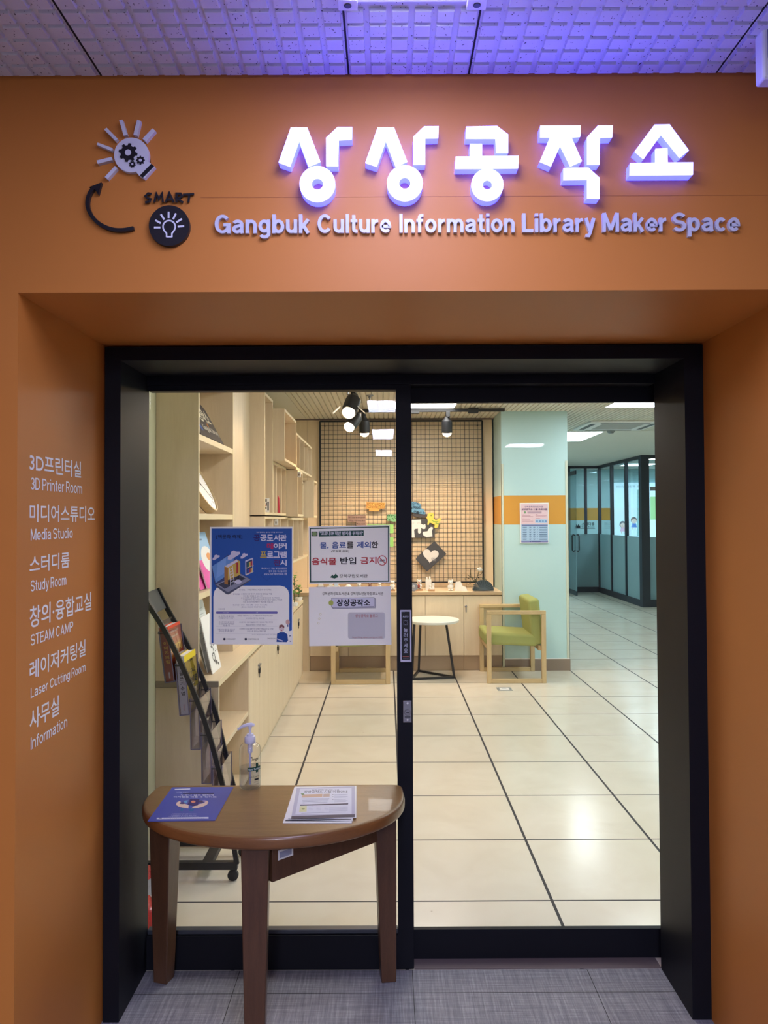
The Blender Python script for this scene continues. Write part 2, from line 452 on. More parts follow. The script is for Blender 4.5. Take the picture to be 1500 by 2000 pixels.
# a grotesque alphabet drawn as strokes; cap height 1, x height 0.73
XH = 0.73
def arc(cx, cy, rx, ry, a0, a1, n=12):
    return [(cx + rx * math.cos(math.radians(a0 + (a1 - a0) * k / n)), cy + ry * math.sin(math.radians(a0 + (a1 - a0) * k / n))) for k in range(n + 1)]
def glyph(ch, w):
    h = w / 2; X = XH; R = lambda pts: ('open', pts)
    ring = lambda cx, cy, rx, ry: ('ring', arc(cx, cy, rx, ry, 0, 360, 24)[:-1])
    def esses(b, top):
        ry = (top - 2 * h) / 4; rx = b / 2 - h; cx = b / 2
        return arc(cx, top - h - ry, rx, ry, 25, 270, 14) + arc(cx, h + ry, rx, ry, 90, -155, 14)[1:]
    if ch in 'Il': return [R([(h, 0), (h, 1)])], w
    if ch == 'i': return [R([(h, 0), (h, X)]), R([(h, 1 - w * 0.95), (h, 1)])], w
    if ch == 'L': return [R([(h, 1), (h, h), (0.54, h)])], 0.54
    if ch == 'G': return [R(arc(0.38, 0.5, 0.38 - h, 0.5 - h, 42, 335, 22) + [(0.76 - h, 0.46), (0.42, 0.46)]), R([(0.76 - h, 0.46), (0.76 - h, 0)])], 0.76
    if ch == 'C': return [R(arc(0.37, 0.5, 0.37 - h, 0.5 - h, 38, 322, 22))], 0.73
    if ch == 'S': return [R(esses(0.66, 1.0))], 0.66
    if ch == 's': return [R(esses(0.5, X))], 0.5
    if ch == 'M': return [R([(h, 0), (h, 1)]), R([(0.82 - h, 0), (0.82 - h, 1)]), R([(h, 1), (0.41, w * 0.6)]), R([(0.82 - h, 1), (0.41, w * 0.6)])], 0.82
    if ch in 'RP':
        bt = 0.47; cy = (1 - h + bt) / 2; ry = (1 - h - bt) / 2
        st = [R([(h, 0), (h, 1)]), R([(h, 1 - h)] + arc(0.36, cy, 0.27 - h, ry, 90, -90, 12) + [(h, bt)])]
        if ch == 'R': st.append(R([(0.38, 0.47), (0.64 - h, 0)]))
        return st, 0.64
    if ch == 'D': return [R([(h, 0), (h, 1)]), R([(h, 1 - h)] + arc(0.30, 0.5, 0.42 - h, 0.5 - h, 90, -90, 14) + [(h, h)])], 0.72
    if ch == 'T': return [R([(0, 1 - h), (0.62, 1 - h)]), R([(0.31, 0), (0.31, 1)])], 0.62
    if ch == 'E': return [R([(h, 0), (h, 1)])] + [R([(h, y), (b, y)]) for y, b in ((h, 0.56), (0.52, 0.52), (1 - h, 0.55))], 0.56
    if ch == 'A': return [R([(h, 0), (0.35, 1 - h * 0.5)]), R([(0.70 - h, 0), (0.35, 1 - h * 0.5)]), R([(0.16, 0.29), (0.54, 0.29)])], 0.70
    if ch == '3':
        ry = (1 - 2 * h) / 4
        return [R(arc(0.28, 1 - h - ry, 0.27 - h, ry, 160, -80, 14)), R(arc(0.28, h + ry, 0.29 - h, ry, 85, -160, 14)), R([(0.2, 0.5), (0.32, 0.5)])], 0.57
    if ch == 'o': return [ring(0.29, X / 2, 0.29 - h, X / 2 - h)], 0.58
    if ch == 'c': return [R(arc(0.28, X / 2, 0.28 - h, X / 2 - h, 42, 318, 18))], 0.54
    if ch == 'e': return [R([(h + 0.01, X * 0.47), (0.57 - h, X * 0.47)] + arc(0.285, X / 2, 0.285 - h, X / 2 - h, 0, 318, 20))], 0.57
    if ch == 'a': return [R(arc(0.27, 0.5, 0.27 - h, X - 0.5 - h, 160, 0, 10) + [(0.54 - h, 0.12), (0.54 - h * 0.6, 0)]),
                          R([(0.54 - h, 0.43), (0.3, 0.40)] + arc(0.24, 0.21 + h * 0.2, 0.24 - h, 0.21 - h * 0.8, 100, 270, 10) + [(0.40, h * 1.7), (0.54 - h, 0.26)])], 0.56
    if ch in 'nmru':
        ra = X - h - 0.24
        def arch(x0, x1, a1=0): return [(x0, 0.2)] + arc((x0 + x1) / 2, X - h - 0.22, (x1 - x0) / 2, 0.22, 180, a1, 10)
        if ch == 'n': return [R([(h, 0), (h, X)]), R(arch(h, 0.54 - h) + [(0.54 - h, 0)])], 0.54
        if ch == 'm': return [R([(h, 0), (h, X)]), R(arch(h, 0.47 - h * 0.5) + [(0.47 - h * 0.5, 0)]), R(arch(0.47 - h * 0.5, 0.86 - h) + [(0.86 - h, 0)])], 0.86
        if ch == 'r': return [R([(h, 0), (h, X)]), R([(h, 0.25)] + arc(0.36, X - h - 0.26, 0.36 - h, 0.26, 180, 92, 8))], 0.36
        return [R([(0.54 - h, 0), (0.54 - h, X)]), R([(h, X)] + [(x, X - y) for x, y in arch(h, 0.54 - h)[1:]][0:] + [(0.54 - h, X - 0.2)])], 0.54
    if ch in 'bdpqg':
        if ch in 'bp': st = [ring(0.30, X / 2, 0.28 - h, X / 2 - h), R([(h, 0 if ch == 'b' else -0.27), (h, 1 if ch == 'b' else X)])]
        elif ch == 'd': st = [ring(0.28, X / 2, 0.28 - h, X / 2 - h), R([(0.57 - h, 0), (0.57 - h, 1)])]
        else: st = [ring(0.28, X / 2 + 0.02, 0.28 - h, X / 2 - h - 0.02), R([(0.57 - h, X), (0.57 - h, 0.0)] + arc(0.29, -0.02, 0.28 - h, 0.25 - h, 0, -155, 12))]
        return st, 0.58
    if ch == 'k': return [R([(h, 0), (h, 1)]), R([(h, 0.24), (0.50 - h * 0.6, X)]), R([(0.21, 0.42), (0.53 - h, 0)])], 0.53
    if ch == 't': return [R([(0.16, 0.95), (0.16, 0.2)] + arc(0.30, 0.2, 0.14, 0.2 - h, 180, 270, 6) + [(0.35, h)]), R([(0, X - h), (0.34, X - h)])], 0.35
    if ch == 'f': return [R([(0.16, 0), (0.16, 0.82)] + arc(0.30, 0.82, 0.14, 0.18 - h, 180, 90, 6) + [(0.36, 1 - h)]), R([(0, X - h), (0.34, X - h)])], 0.36
    if ch == 'y': return [R([(h * 0.9, X), (0.27, 0.06)]), R([(0.54 - h * 0.9, X), (0.27, -0.06), (0.20, -0.20), (0.06, -0.27 + h)])], 0.54
    return [], 0.24

def word_strokes(word, w, gap=0.085):
    """[(char, quads)] and the width of the word"""
    x = 0; out = []
    for ch in word:
        if ch == ' ': x += 0.24; continue
        st, adv = glyph(ch, w); qs = []
        for kind, pts in st:
            qs.append(([(px + x, py) for px, py in pts], kind == 'ring'))
        out.append((ch, qs)); x += adv + gap
    return out, x - gap

def solid_stroke(mb, pts, w, closed, place, m, depth):
    """a stroke as a raised solid: front at layer depth, back at layer 0"""
    q = ribbon(pts, w, closed)
    for a in q: mb.add([place(x, y, depth) for x, y in a], [(0, 1, 2, 3)], m)
    for a in q:
        for i, j in ((0, 1), (2, 3)):
            mb.add([place(*a[i], depth), place(*a[j], depth), place(*a[j], 0), place(*a[i], 0)], [(0, 1, 2, 3)], m)
    if not closed:
        for a, i, j in ((q[0], 3, 0), (q[-1], 1, 2)):
            mb.add([place(*a[i], depth), place(*a[j], depth), place(*a[j], 0), place(*a[i], 0)], [(0, 1, 2, 3)], m)

# ================================================================== THE SETTING
Y_WALL = 1.862           # face of the orange wall
Y_FRAME = 2.43           # face of the black portal
Y_LEAF = 2.700           # left door leaf
Y_LEAF2 = 2.765          # right door leaf
X_NL, X_NR, Z_N = -0.885, 0.995, 2.095      # the niche in the orange wall
CEIL_OUT, CEIL_IN = 2.625, 2.645

# corridor floor, walls, ceiling
mb = MB(); mb.box(-3.0, 3.0, -9.0, Y_LEAF + 0.003, -0.05, 0.0, M_CARPET)
struct(mb.build('floor'))
mb = MB()
for x in (-0.51, 0.081, 0.68):
    mb.box(x - 0.001, x + 0.001, -1.0, Y_LEAF, 0.0, 0.0004, M_GAP)
mb.box(-0.84, 0.95, 2.571, 2.573, 0.0, 0.0004, M_GAP)
struct(mb.build('trim_4'))
mb = MB(); mb.box(-3.0, 7.6, Y_LEAF + 0.003, 19.0, -0.05, 0.0, M_TILE)
struct(mb.build('floor_hall'))

mb = MB()
mb.box(-3.0, X_NL, Y_WALL, 2.80, 0.0, 2.75, M_ORANGE)
mb.box(X_NR, 3.0, Y_WALL, 2.80, 0.0, 2.75, M_ORANGE)
mb.box(X_NL, X_NR, Y_WALL, 2.80, Z_N, 2.75, M_ORANGE)
struct(mb.build('wall_front', smooth=False))
# the faint joint of the two boards under the sign
mb = MB(); p = at(392, 386, Y=Y_WALL)
mb.box(p.x, 0.93, Y_WALL - 0.0004, Y_WALL, p.z - 0.0006, p.z + 0.0006, mat('orange_joint', (168, 92, 38), 0.6))
struct(mb.build('trim_5'))
M_OUTWALL = painted('corridor_wall_paint', (150, 140, 132), 0.7)
for nm, b_ in (('wall_corridor_left', (-3.1, -3.0, -9, 1.862, 0, 2.75)), ('wall_corridor_right', (3.0, 3.1, -9, 1.862, 0, 2.75)), ('wall_corridor_back', (-3.1, 3.1, -9.1, -9, 0, 2.75))):
    mb = MB(); mb.box(*b_, M_OUTWALL); struct(mb.build(nm))

# acoustic ceiling: flat behind the camera, relief blocks where the photo looks
mb = MB()
mb.box(-3.0, 3.0, -9.0, Y_WALL, CEIL_OUT, CEIL_OUT + 0.1, M_ACOU)
JX = [-1.287, -0.687, -0.087, 0.204, 0.804, 1.404]
for a, b_ in zip(JX, JX[1:]):
    n = 6 if b_ - a < 0.4 else 12
    pt = (b_ - a) / n
    for k in range(n):
        x0 = a + pt * (k + 0.12); x1 = a + pt * (k + 0.88)
        for r in range(20):
            y0 = 1.8125 - 0.0487 * r; y1 = min(y0 + 0.038, Y_WALL - 0.002)
            if y0 < 1.58 and -0.1 < a < 0.1: continue
            z0 = CEIL_OUT - 0.0085
            mb.hexa([(x0 + .0015, y0 + .001, z0), (x1 - .0015, y0 + .001, z0), (x1 - .0015, y1 - .001, z0), (x0 + .0015, y1 - .001, z0)],
                    [(x0, y0, CEIL_OUT), (x1, y0, CEIL_OUT), (x1, y1, CEIL_OUT), (x0, y1, CEIL_OUT)], M_ACOU)
for x in JX: mb.box(x - 0.0022, x + 0.0022, 0.0, Y_WALL, CEIL_OUT - 0.0012, CEIL_OUT, M_GAP)
struct(mb.build('ceiling', smooth=False))

# black portal
M_FR = M_DARK
mb = MB()
xl, xr, zt = X_NL + 0.004, X_NR - 0.018, 2.090
il, ir, it = -0.832, 0.936, 2.047
mb.box(xl, il, Y_FRAME, 2.722, 0, zt, M_FR); mb.box(ir, xr + 0.018, Y_FRAME, 2.706, 0, zt, M_FR)
mb.box(il, ir, Y_FRAME, 2.79, it, zt, M_FR)
mb.box(il, ir, Y_LEAF - 0.006, 2.79, 2.015, it, M_FR)
struct(mb.build('trim_1', smooth=False))

# left leaf (stile with lock and touch switch), right leaf behind it
sl, sr = 0.034, 0.0875
d1 = thing('door_1', None, None, (-0.4, Y_LEAF, 0)); struct(d1)
mb = MB()
mb.box(sl, sr, Y_LEAF, Y_LEAF + 0.05, 0.004, 2.017, M_DARK)
mb.box(il + 0.001, sl, Y_LEAF, Y_LEAF + 0.05, 0.004, 0.118, M_DARK)
mb.box(il + 0.001, sl, Y_LEAF, Y_LEAF + 0.05, 1.997, 2.017, M_DARK)
mb.build('door_frame', d1, bevel=0.001)
mb = MB(); mb.box(il + 0.001, sl - 0.001, Y_LEAF + 0.012, Y_LEAF + 0.04, 0.118, 0.133, M_DARK2)
mb.build('glazing_bead', d1, bevel=0.002)
mb = MB(); mb.box(il + 0.002, sl, Y_LEAF + 0.022, Y_LEAF + 0.030, 0.12, 2.0, M_GLASS)
mb.build('glass_pane', d1)
d2 = thing('door_2', None, None, (0.5, Y_LEAF2, 0)); struct(d2)
mb = MB()
zb0 = at(1000, 1872, Y=Y_LEAF2).z; zb1 = at(1000, 1815, Y=Y_LEAF2).z; zt1 = at(1000, 786, Y=Y_LEAF2).z
mb.box(sl, 0.990, Y_LEAF2, Y_LEAF2 + 0.022, zb0, zb1, M_DARK)
mb.box(sl, 0.990, Y_LEAF2, Y_LEAF2 + 0.022, zt1, 2.03, M_DARK)
mb.box(sl + 0.002, 0.080, Y_LEAF2, Y_LEAF2 + 0.022, zb0, 2.03, M_DARK)
mb.build('door_frame', d2, bevel=0.001)
mb = MB(); mb.box(0.078, 0.989, Y_LEAF2 + 0.008, Y_LEAF2 + 0.016, zb1 - 0.004, zt1 + 0.004, M_GLASS)
mb.build('glass_pane', d2)
mb = MB(); mb.box(0.0885, 0.936, Y_LEAF + 0.004, Y_LEAF2 + 0.03, 0.0, 0.003, mat('threshold_brown', (108, 96, 98), 0.5))
struct(mb.build('trim_2'))
# lock and switch on the stile
def boxpx(mb, x0, y0, x1, y1, Y, t, m):
    a = at(x0, y0, Y=Y); b = at(x1, y1, Y=Y)
    mb.box(a.x, b.x, Y - t, Y, b.z, a.z, m)
mb = MB(); boxpx(mb, 787, 1368, 804, 1411, Y_LEAF, 0.004, M_STEEL)
lk = mb.build('lock_plate', d1, bevel=0.0015)
mb = MB(); c = at(796, 1391, Y=Y_LEAF - 0.004); Mx = Matrix.Rotation(PI / 2, 3, 'X')
mb.lathe(c, [(0.011, 0), (0.011, 0.004), (0.009, 0.006)], M_STEEL, 20, Mx)
mb.box(c.x - 0.005, c.x + 0.005, c.y - 0.0075, c.y, c.z - 0.0012, c.z + 0.0012, M_BLACK)
mb.build('lock_cylinder', lk)
mb = MB()
for yy in (1373.5, 1406):
    c2 = at(796, yy, Y=Y_LEAF - 0.004); mb.lathe(c2, [(0.0035, 0), (0.0035, 0.0012)], M_WHITE, 12, Mx)
mb.box(c.x - 0.010, c.x + 0.010, c.y - 0.0005, c.y, c.z - 0.018, c.z - 0.015, M_BLACK)
mb.build('screw', lk)
mb = MB(); boxpx(mb, 781.5, 1191, 803.5, 1292, Y_LEAF, 0.012, mat('pale_switch_bezel', (205, 205, 228), 0.35))
sw = mb.build('touch_switch', d1, bevel=0.002)
mb = MB(); boxpx(mb, 784, 1194.5, 801, 1288.5, Y_LEAF - 0.012, 0.001, mat('switch_face', (14, 14, 20), 0.25))
A = Art(mb, lambda x, y, l: at(x, y, Y=Y_LEAF - 0.0132 - 0.0002 * l))
Wt = (190, 195, 215)
A.text('AUTO', 786.6, 1202.6, 797.6, 1206.2, Wt, 0.02)
A.ring(792, 1216.3, 3.4, 4.0, 0.7, Wt, n=4); A.line([(790, 1218), (794, 1213)], 0.7, Wt); A.rect(788, 1212, 796, 1220.6, (120, 124, 140), 1); A.rect(788.8, 1212.8, 795.2, 1219.8, (20, 20, 28), 2)
for k, chh in enumerate('눌러주세요'): A.text(chh, 788.3 + 0.12 * k, 1226.6 + 10.1 * k, 796.2 + 0.12 * k, 1234.6 + 10.1 * k, Wt, 0.012)
A.rect(786.5, 1281.5, 799.5, 1283.3, (150, 90, 80)); A.rect(787, 1285, 799, 1286.2, (110, 112, 125)); A.rect(784.8, 1195.8, 791, 1196.8, (90, 92, 105))
mb.build('switch_face', sw, smooth=False)

# ---------------- hall shell
mb = MB(); mb.box(-1.25, -1.10, 2.8, 9.0, 0, 2.75, M_CREAM); struct(mb.build('wall_left'))
mb = MB(); mb.box(-1.25, 1.16, 8.50, 8.6, 0, 2.75, M_PANEL)
for x in (-0.865, -0.31, 0.28, 0.87): mb.box(x - 0.0012, x + 0.0012, 8.4995, 8.5, 0.8, 2.64, mat('panel_joint', (150, 120, 90), 0.7))
struct(mb.build('wall_back', smooth=False))
# green pillar with ochre band
PX0, PX1 = 1.178, 1.855
mb = MB()
zb_hi, zb_lo = 1.783, 1.485
for z0, z1, m in ((0, zb_lo, M_TEAL), (zb_lo, zb_hi, M_BAND), (zb_hi, 2.75, M_TEAL)):
    mb.box(PX0, PX1, 7.95, 9.2, z0, z1, m)
struct(mb.build('wall_pillar', smooth=False))
mb = MB(); zt_ = at(1050, 1287, Y=7.95).z
mb.box(PX0 + 0.02, PX1 + 0.008, 7.938, 9.2, 0, zt_, M_PLINTH); mb.box(PX0 + 0.02, PX1 + 0.008, 7.942, 7.95, zt_, zt_ + 0.006, M_WHITE)
struct(mb.build('baseboard_pillar'))
M_GUARD = mat('corner_guard', (200, 206, 190), 0.4)
mb = MB(); zg = at(980, 906, Y=7.95).z
mb.box(PX0 - 0.004, PX0 + 0.02, 7.946, 7.95, 0.02, zg, M_GUARD); mb.box(PX0 - 0.004, PX0, 7.946, 7.97, 0.02, zg, M_GUARD); struct(mb.build('trim_6'))
mb = MB(); mb.box(PX1 - 0.025, PX1 + 0.004, 7.946, 7.95, 0.1, zg + 0.03, M_GUARD); mb.box(PX1, PX1 + 0.004, 7.946, 7.98, 0.1, zg + 0.03, M_GUARD); struct(mb.build('trim_7'))
mb = MB(); mb.box(1.74, 1.855, 9.2, 17.4, 0, 2.75, M_TEAL); struct(mb.build('wall_corridor_side'))
mb = MB()
for z0, z1, m in ((0, 1.50, M_TEAL), (1.50, 1.775, M_BAND), (1.775, 2.75, M_TEAL)): mb.box(1.7, 7.6, 17.4, 17.5, z0, z1, m)
struct(mb.build('wall_far', smooth=False))
mb = MB(); mb.box(7.5, 7.6, 2.8, 17.5, 0, 2.75, M_TEAL); struct(mb.build('wall_right'))
mb = MB(); mb.box(X_NR + 0.03, 7.6, 2.80, 2.83, 0, 2.75, M_CREAM); mb.box(-1.25, X_NL - 0.02, 2.80, 2.83, 0, 2.75, M_CREAM); mb.box(X_NL - 0.02, X_NR + 0.03, 2.80, 2.83, 2.10, 2.75, M_CREAM)
struct(mb.build('wall_entrance'))

# linear metal ceiling: slats with grooves along the depth; plaster at the left and beyond
mb = MB()
mb.box(-1.25, 7.6, 2.8, 17.5, CEIL_IN + 0.012, CEIL_IN + 0.08, M_PLASTER)
mb.box(-1.25, -0.873, 2.8, 8.6, CEIL_IN - 0.004, CEIL_IN + 0.012, M_PLASTER)
mb.box(-0.873, 7.6, 9.75, 17.5, CEIL_IN - 0.004, CEIL_IN + 0.012, M_PLASTER)
x = -0.873
while x < 7.5:
    mb.hexa([(x + 0.003, 2.8, CEIL_IN), (x + 0.040, 2.8, CEIL_IN), (x + 0.040, 9.75, CEIL_IN), (x + 0.003, 9.75, CEIL_IN)],
            [(x, 2.8, CEIL_IN + 0.012), (x + 0.043, 2.8, CEIL_IN + 0.012), (x + 0.043, 9.75, CEIL_IN + 0.012), (x, 9.75, CEIL_IN + 0.012)], M_SLAT)
    x += 0.05
struct(mb.build('ceiling_hall', smooth=False))
mb = MB(); mb.box(-1.1, 1.178, 8.47, 8.5, CEIL_IN - 0.012, CEIL_IN, mat('dark_ceiling_line', (110, 92, 88), 0.6)); struct(mb.build('trim_3'))

# ================================================================== LAMPS
def panel_light(name, label, x0, x1, y0, y1, z, emit, drop, frame, group=None, belly=0.9, fe=None):
    t = thing(name, label, 'ceiling light', ((x0 + x1) / 2, (y0 + y1) / 2, z), group)
    mb = MB(); e = frame; fe = fe or frame
    mb.box(x0, x1, y0, y0 + e, z - drop, z, M_WHITE); mb.box(x0, x1, y1 - fe, y1, z - drop, z, M_WHITE)
    mb.box(x0, x0 + e, y0 + e, y1 - fe, z - drop, z, M_WHITE); mb.box(x1 - e, x1, y0 + e, y1 - fe, z - drop, z, M_WHITE)
    mb.build('frame', t, bevel=0.001)
    mb = MB(); mb.box(x0 + e, x1 - e, y0 + e, y1 - fe, z - drop * belly, z - drop * 0.3, mat('diffuser_%.2f_%.2f_%.1f' % (emit[0][0], emit[0][1], emit[1]), (240, 240, 240), 0.5, emit=emit))
    mb.build('diffuser', t, smooth=False)
    return t
# the one above the sign: clear cover on clips
nl = panel_light('corridor_light', 'cool white corridor light with clipped clear cover above the sign, at the top edge', -0.080, 0.198, 0.38, 1.575, CEIL_OUT - 0.001, LAMP_NEAR, 0.016, 0.014, None, 1.9, 0.045)
for cx_ in (-0.075, 0.190):
    mb = MB()
    mb.box(cx_ - 0.020, cx_ + 0.020, 1.555, 1.588, CEIL_OUT - 0.026, CEIL_OUT - 0.002, M_WHITE)
    mb.lathe((cx_, 1.572, CEIL_OUT - 0.0275), [(0.008, 0), (0.008, 0.002)], M_BLACK, 14)
    mb.build('clip', nl, bevel=0.003)
for y, lab in ((-2.3, 'corridor ceiling light mirrored as the uppermost lavender patch in the left glass'),
               (-4.93, 'corridor ceiling light mirrored as the middle lavender patch in the left glass'),
               (-7.7, 'corridor ceiling light mirrored as the lowest lavender patch in the left glass')):
    panel_light('corridor_light', lab, -0.185, 0.105, y, y + 1.2, CEIL_OUT - 0.001, LAMP_OUT, 0.012, 0.012, None)
panel_light('corridor_light', 'corridor ceiling light farther right, mirrored as the white bar on the green pillar', 1.75, 2.30, -6.1, -5.5, CEIL_OUT - 0.001, LAMP_OUT, 0.012, 0.012, None)
# hall panels
PAN = [(0.08, 6.44, LAMP_IN, 'ceiling light panel half hidden by the right door head, in front of the grid wall'),
       (2.15, 6.45, LAMP_FAR, 'ceiling light panel at the top right corner of the right glass'),
       (2.15, 9.75, LAMP_FAR, 'ceiling light panel beside the top of the green pillar'),
       (0.08, 3.35, LAMP_IN, 'ceiling light panel just inside the entrance, above the door head'),
       (2.15, 3.35, LAMP_FAR, 'ceiling light panel just inside on the right, above the tiled floor'),
       (4.40, 3.35, LAMP_FAR, 'ceiling light panel far right just inside the hall'),
       (4.40, 6.45, LAMP_FAR, 'ceiling light panel right of the walkway, hidden by the jamb'),
       (4.85, 13.9, LAMP_STUDY, 'ceiling light inside the study room, seen above the projection'),
       (4.85, 15.6, LAMP_STUDY, 'ceiling light at the back of the study room'),
       (1.95, 13.2, LAMP_STUDY, 'ceiling light over the far end of the walkway, hidden by the pillar')]
for x0, y0, em, lab in PAN:
    panel_light('hall_light', lab, x0, x0 + 0.6, y0, y0 + (1.2 if y0 < 12 else 0.6), CEIL_IN - 0.0005 if y0 < 9 else CEIL_IN - 0.0045, em, 0.008, 0.012)

# track spotlights
def rail(label, p, q, conn):
    t = thing('lighting_track', label, 'lighting track', ((p[0] + q[0]) / 2, (p[1] + q[1]) / 2, p[2]))
    mb = MB(); mb.beam(p, q, 0.035, 0.03, M_BLACK); mb.build('rail', t)
    for c in conn:
        mb = MB(); mb.box(c[0] - 0.05, c[0] + 0.05, c[1] - 0.028, c[1] + 0.028, p[2] - 0.03, p[2] + 0.02, M_BLACK); mb.build('connector', t, bevel=0.002)
rail('black lighting track running left to right along the ceiling before the grid wall', (-0.27, 7.690, 2.62), (1.17, 7.662, 2.62), [(0.28, 7.690), (0.86, 7.668)])
rail('black lighting track running away from the door along the ceiling', (-0.272, 4.3, 2.622), (-0.272, 7.4, 2.622), [])
def spot(label, base, head, aim, big=1.0, watt=1.0):
    """base: point under the rail; head: centre of the lamp's bulb; aim: direction the bulb looks"""
    base = Vector(base); head = Vector(head); a = Vector(aim).normalized()
    t = thing('track_spotlight', label, 'spotlight', base, 'track spotlights')
    mb = MB(); mb.box(base.x - 0.02, base.x + 0.02, base.y - 0.045, base.y + 0.045, base.z - 0.055, base.z - 0.0005, M_BLACK); mb.build('adapter', t, bevel=0.003)
    top = head - a * 0.15 * big
    mb = MB(); mb.tube([base - Vector((0, 0, 0.05)), (base.x, base.y, min(top.z + 0.02, base.z - 0.06)), top], 0.010, M_STEEL, 10); mb.build('stem', t)
    Mq = a.to_track_quat('Z', 'Y').to_matrix()
    mb = MB(); mb.lathe(head, [(0.0, -0.165 * big), (0.022 * big, -0.165 * big), (0.028 * big, -0.148 * big), (0.05 * big, -0.125 * big), (0.053 * big, -0.10 * big), (0.053 * big, -0.005), (0.050 * big, -0.004), (0.048 * big, -0.03)], M_BLACK, 28, Mq)
    h = mb.build('lamp_head', t)
    mb = MB(); mb.ball(head, (0.044 * big, 0.044 * big, 0.036 * big), mat('warm_bulb', (255, 240, 220), 0.4, emit=BULB), 20, Mq); mb.build('bulb', t)
    li = bpy.data.lights.new('warm_beam', 'SPOT'); li.energy = SPOT_W * watt; li.color = (1.0, 0.66, 0.36); li.spot_size = math.radians(115); li.spot_blend = 0.9; li.shadow_soft_size = 0.05
    lo = bpy.data.objects.new('warm_beam', li); COL.objects.link(lo); lo.parent = t
    lo.location = head + a * 0.06 - base; lo.rotation_euler = (-a).to_track_quat('Z', 'Y').to_euler()
    return t
s1 = spot('nearest black track spotlight, its warm bulb facing the door', (-0.262, 5.35, 2.605), at(681, 806, Y=5.25), (-0.25, -0.55, -0.8), 1.0, 0.3)
for sx_ in (-1, 1):
    mb = MB()
    c = at(681, 800, Y=5.25) + Vector((0.06 * sx_, 0, 0.02))
    mb.hexa([c + Vector((0, -0.03, 0)), c + Vector((0.004, -0.03, 0)), c + Vector((0.004, 0.03, 0)), c + Vector((0, 0.03, 0))],
            [c + Vector((0.05 * sx_, -0.03, -0.045)), c + Vector((0.05 * sx_ + 0.004, -0.03, -0.045)), c + Vector((0.05 * sx_ + 0.004, 0.03, -0.045)), c + Vector((0.05 * sx_, 0.03, -0.045))], M_WHITE)
    mb.build('barn_door', s1)
spot('black track spotlight just below and behind the nearest one', (-0.272, 6.45, 2.605), at(682, 834, Y=6.35), (-0.45, -0.5, -0.7), 1.0, 0.35)
spot('black track spotlight hanging left of the door stile before the grid', (-0.222, 7.689, 2.6045), at(712, 846, Y=7.7), (0.02, 0.25, -1), 1.0)
spot('black track spotlight hanging before the right part of the grid', (0.61, 7.673, 2.6045), at(873, 846, Y=7.7), (0.02, 0.25, -1), 1.0)

# ================================================================== THE SIGN ON THE ORANGE WALL
YS = Y_WALL - 0.032
def zone(x0, y0, sc): return lambda x, y: (x0 + x / sc, y0 + y / sc)
Z2 = zone(520, 200, 3.125); Z3 = zone(1000, 200, 3.125)
LET = [
 ('상', 'first', Z2, [[(150,152),(250,152),(330,360),(257,390),(200,235),(145,390),(75,365)], [(435,150),(525,150),(522,225),(442,228),(438,387),(365,385),(365,215)]], (312,497,109,35)),
 ('상', 'second', Z2, [[(680,152),(780,152),(860,360),(790,390),(730,235),(675,390),(605,367)], [(965,145),(1052,145),(1050,215),(970,217),(970,377),(897,377),(897,210)]], (846,492,109,35)),
 ('공', 'third', Z2, [[(1220,147),(1408,143),(1477,195),(1477,305),(1403,305),(1400,218),(1218,218)], [(1243,253),(1318,253),(1318,327),(1540,325),(1538,400),(1155,403),(1157,330),(1243,330)]], (1350,502,98,29)),
 ('작', 'fourth', Z3, [[(173,142),(418,140),(417,207),(362,210),(427,357),(357,388),(295,262),(240,388),(170,360),(233,210),(173,209)], [(525,140),(615,140),(613,210),(537,213),(535,377),(460,377),(460,210)], [(315,400),(465,397),(535,460),(535,585),(460,583),(460,470),(315,472)]], None),
 ('소', 'fifth', Z3, [[(870,135),(962,133),(1080,292),(1025,335),(912,195),(805,343),(750,297)], [(877,282),(950,278),(951,366),(1106,365),(1105,440),(720,442),(722,370),(876,368)]], None)]
M_FACE = mat('sign_face', (245, 245, 255), 0.4, emit=SIGN_FACE)
M_SIDE = mat('sign_side', (150, 155, 225), 0.4, emit=SIGN_SIDE)
for ch, nth, zz, polys, ringd in LET:
    fr = MB(); sd = MB()
    def w_(pts, y): return [at(*zz(a, b), Y=YS) + Vector((0, y - YS, 0)) for a, b in pts]
    for pts in polys:
        f = w_(pts, YS); b = w_(pts, Y_WALL); f2 = w_(pts, YS + 0.004)
        fr.prism(f, f2, M_FACE, M_FACE)
        n = len(f2); sd.add(f2 + b, [(i, n + i, n + (i + 1) % n, (i + 1) % n) for i in range(n)], M_SIDE)
    if ringd:
        cx_, cy_, ro, ri = ringd
        circ = lambda r, y: w_([(cx_ + r * math.cos(2 * PI * k / 48), cy_ + r * math.sin(2 * PI * k / 48)) for k in range(48)], y)
        fr.ringprism(circ(ro, YS), circ(ri, YS), circ(ro, YS + 0.004), circ(ri, YS + 0.004), M_FACE)
        for r in (ro, ri):
            a, b = circ(r, YS + 0.004), circ(r, Y_WALL); sd.add(a + b, [(i, 48 + i, 48 + (i + 1) % 48, (i + 1) % 48) for i in range(48)], M_SIDE)
    c = at(*zz(*[sum(p[k] for p in polys[0]) / len(polys[0]) for k in (0, 1)]), Y=YS)
    t = thing('illuminated_letter', 'glowing white channel letter "%s", %s of the five big letters on the orange wall' % (ch, nth), 'sign letter', (c.x, Y_WALL, c.z), 'big lit sign letters')
    fr.build('letter_face', t, smooth=False); sd.build('letter_side', t, smooth=True)

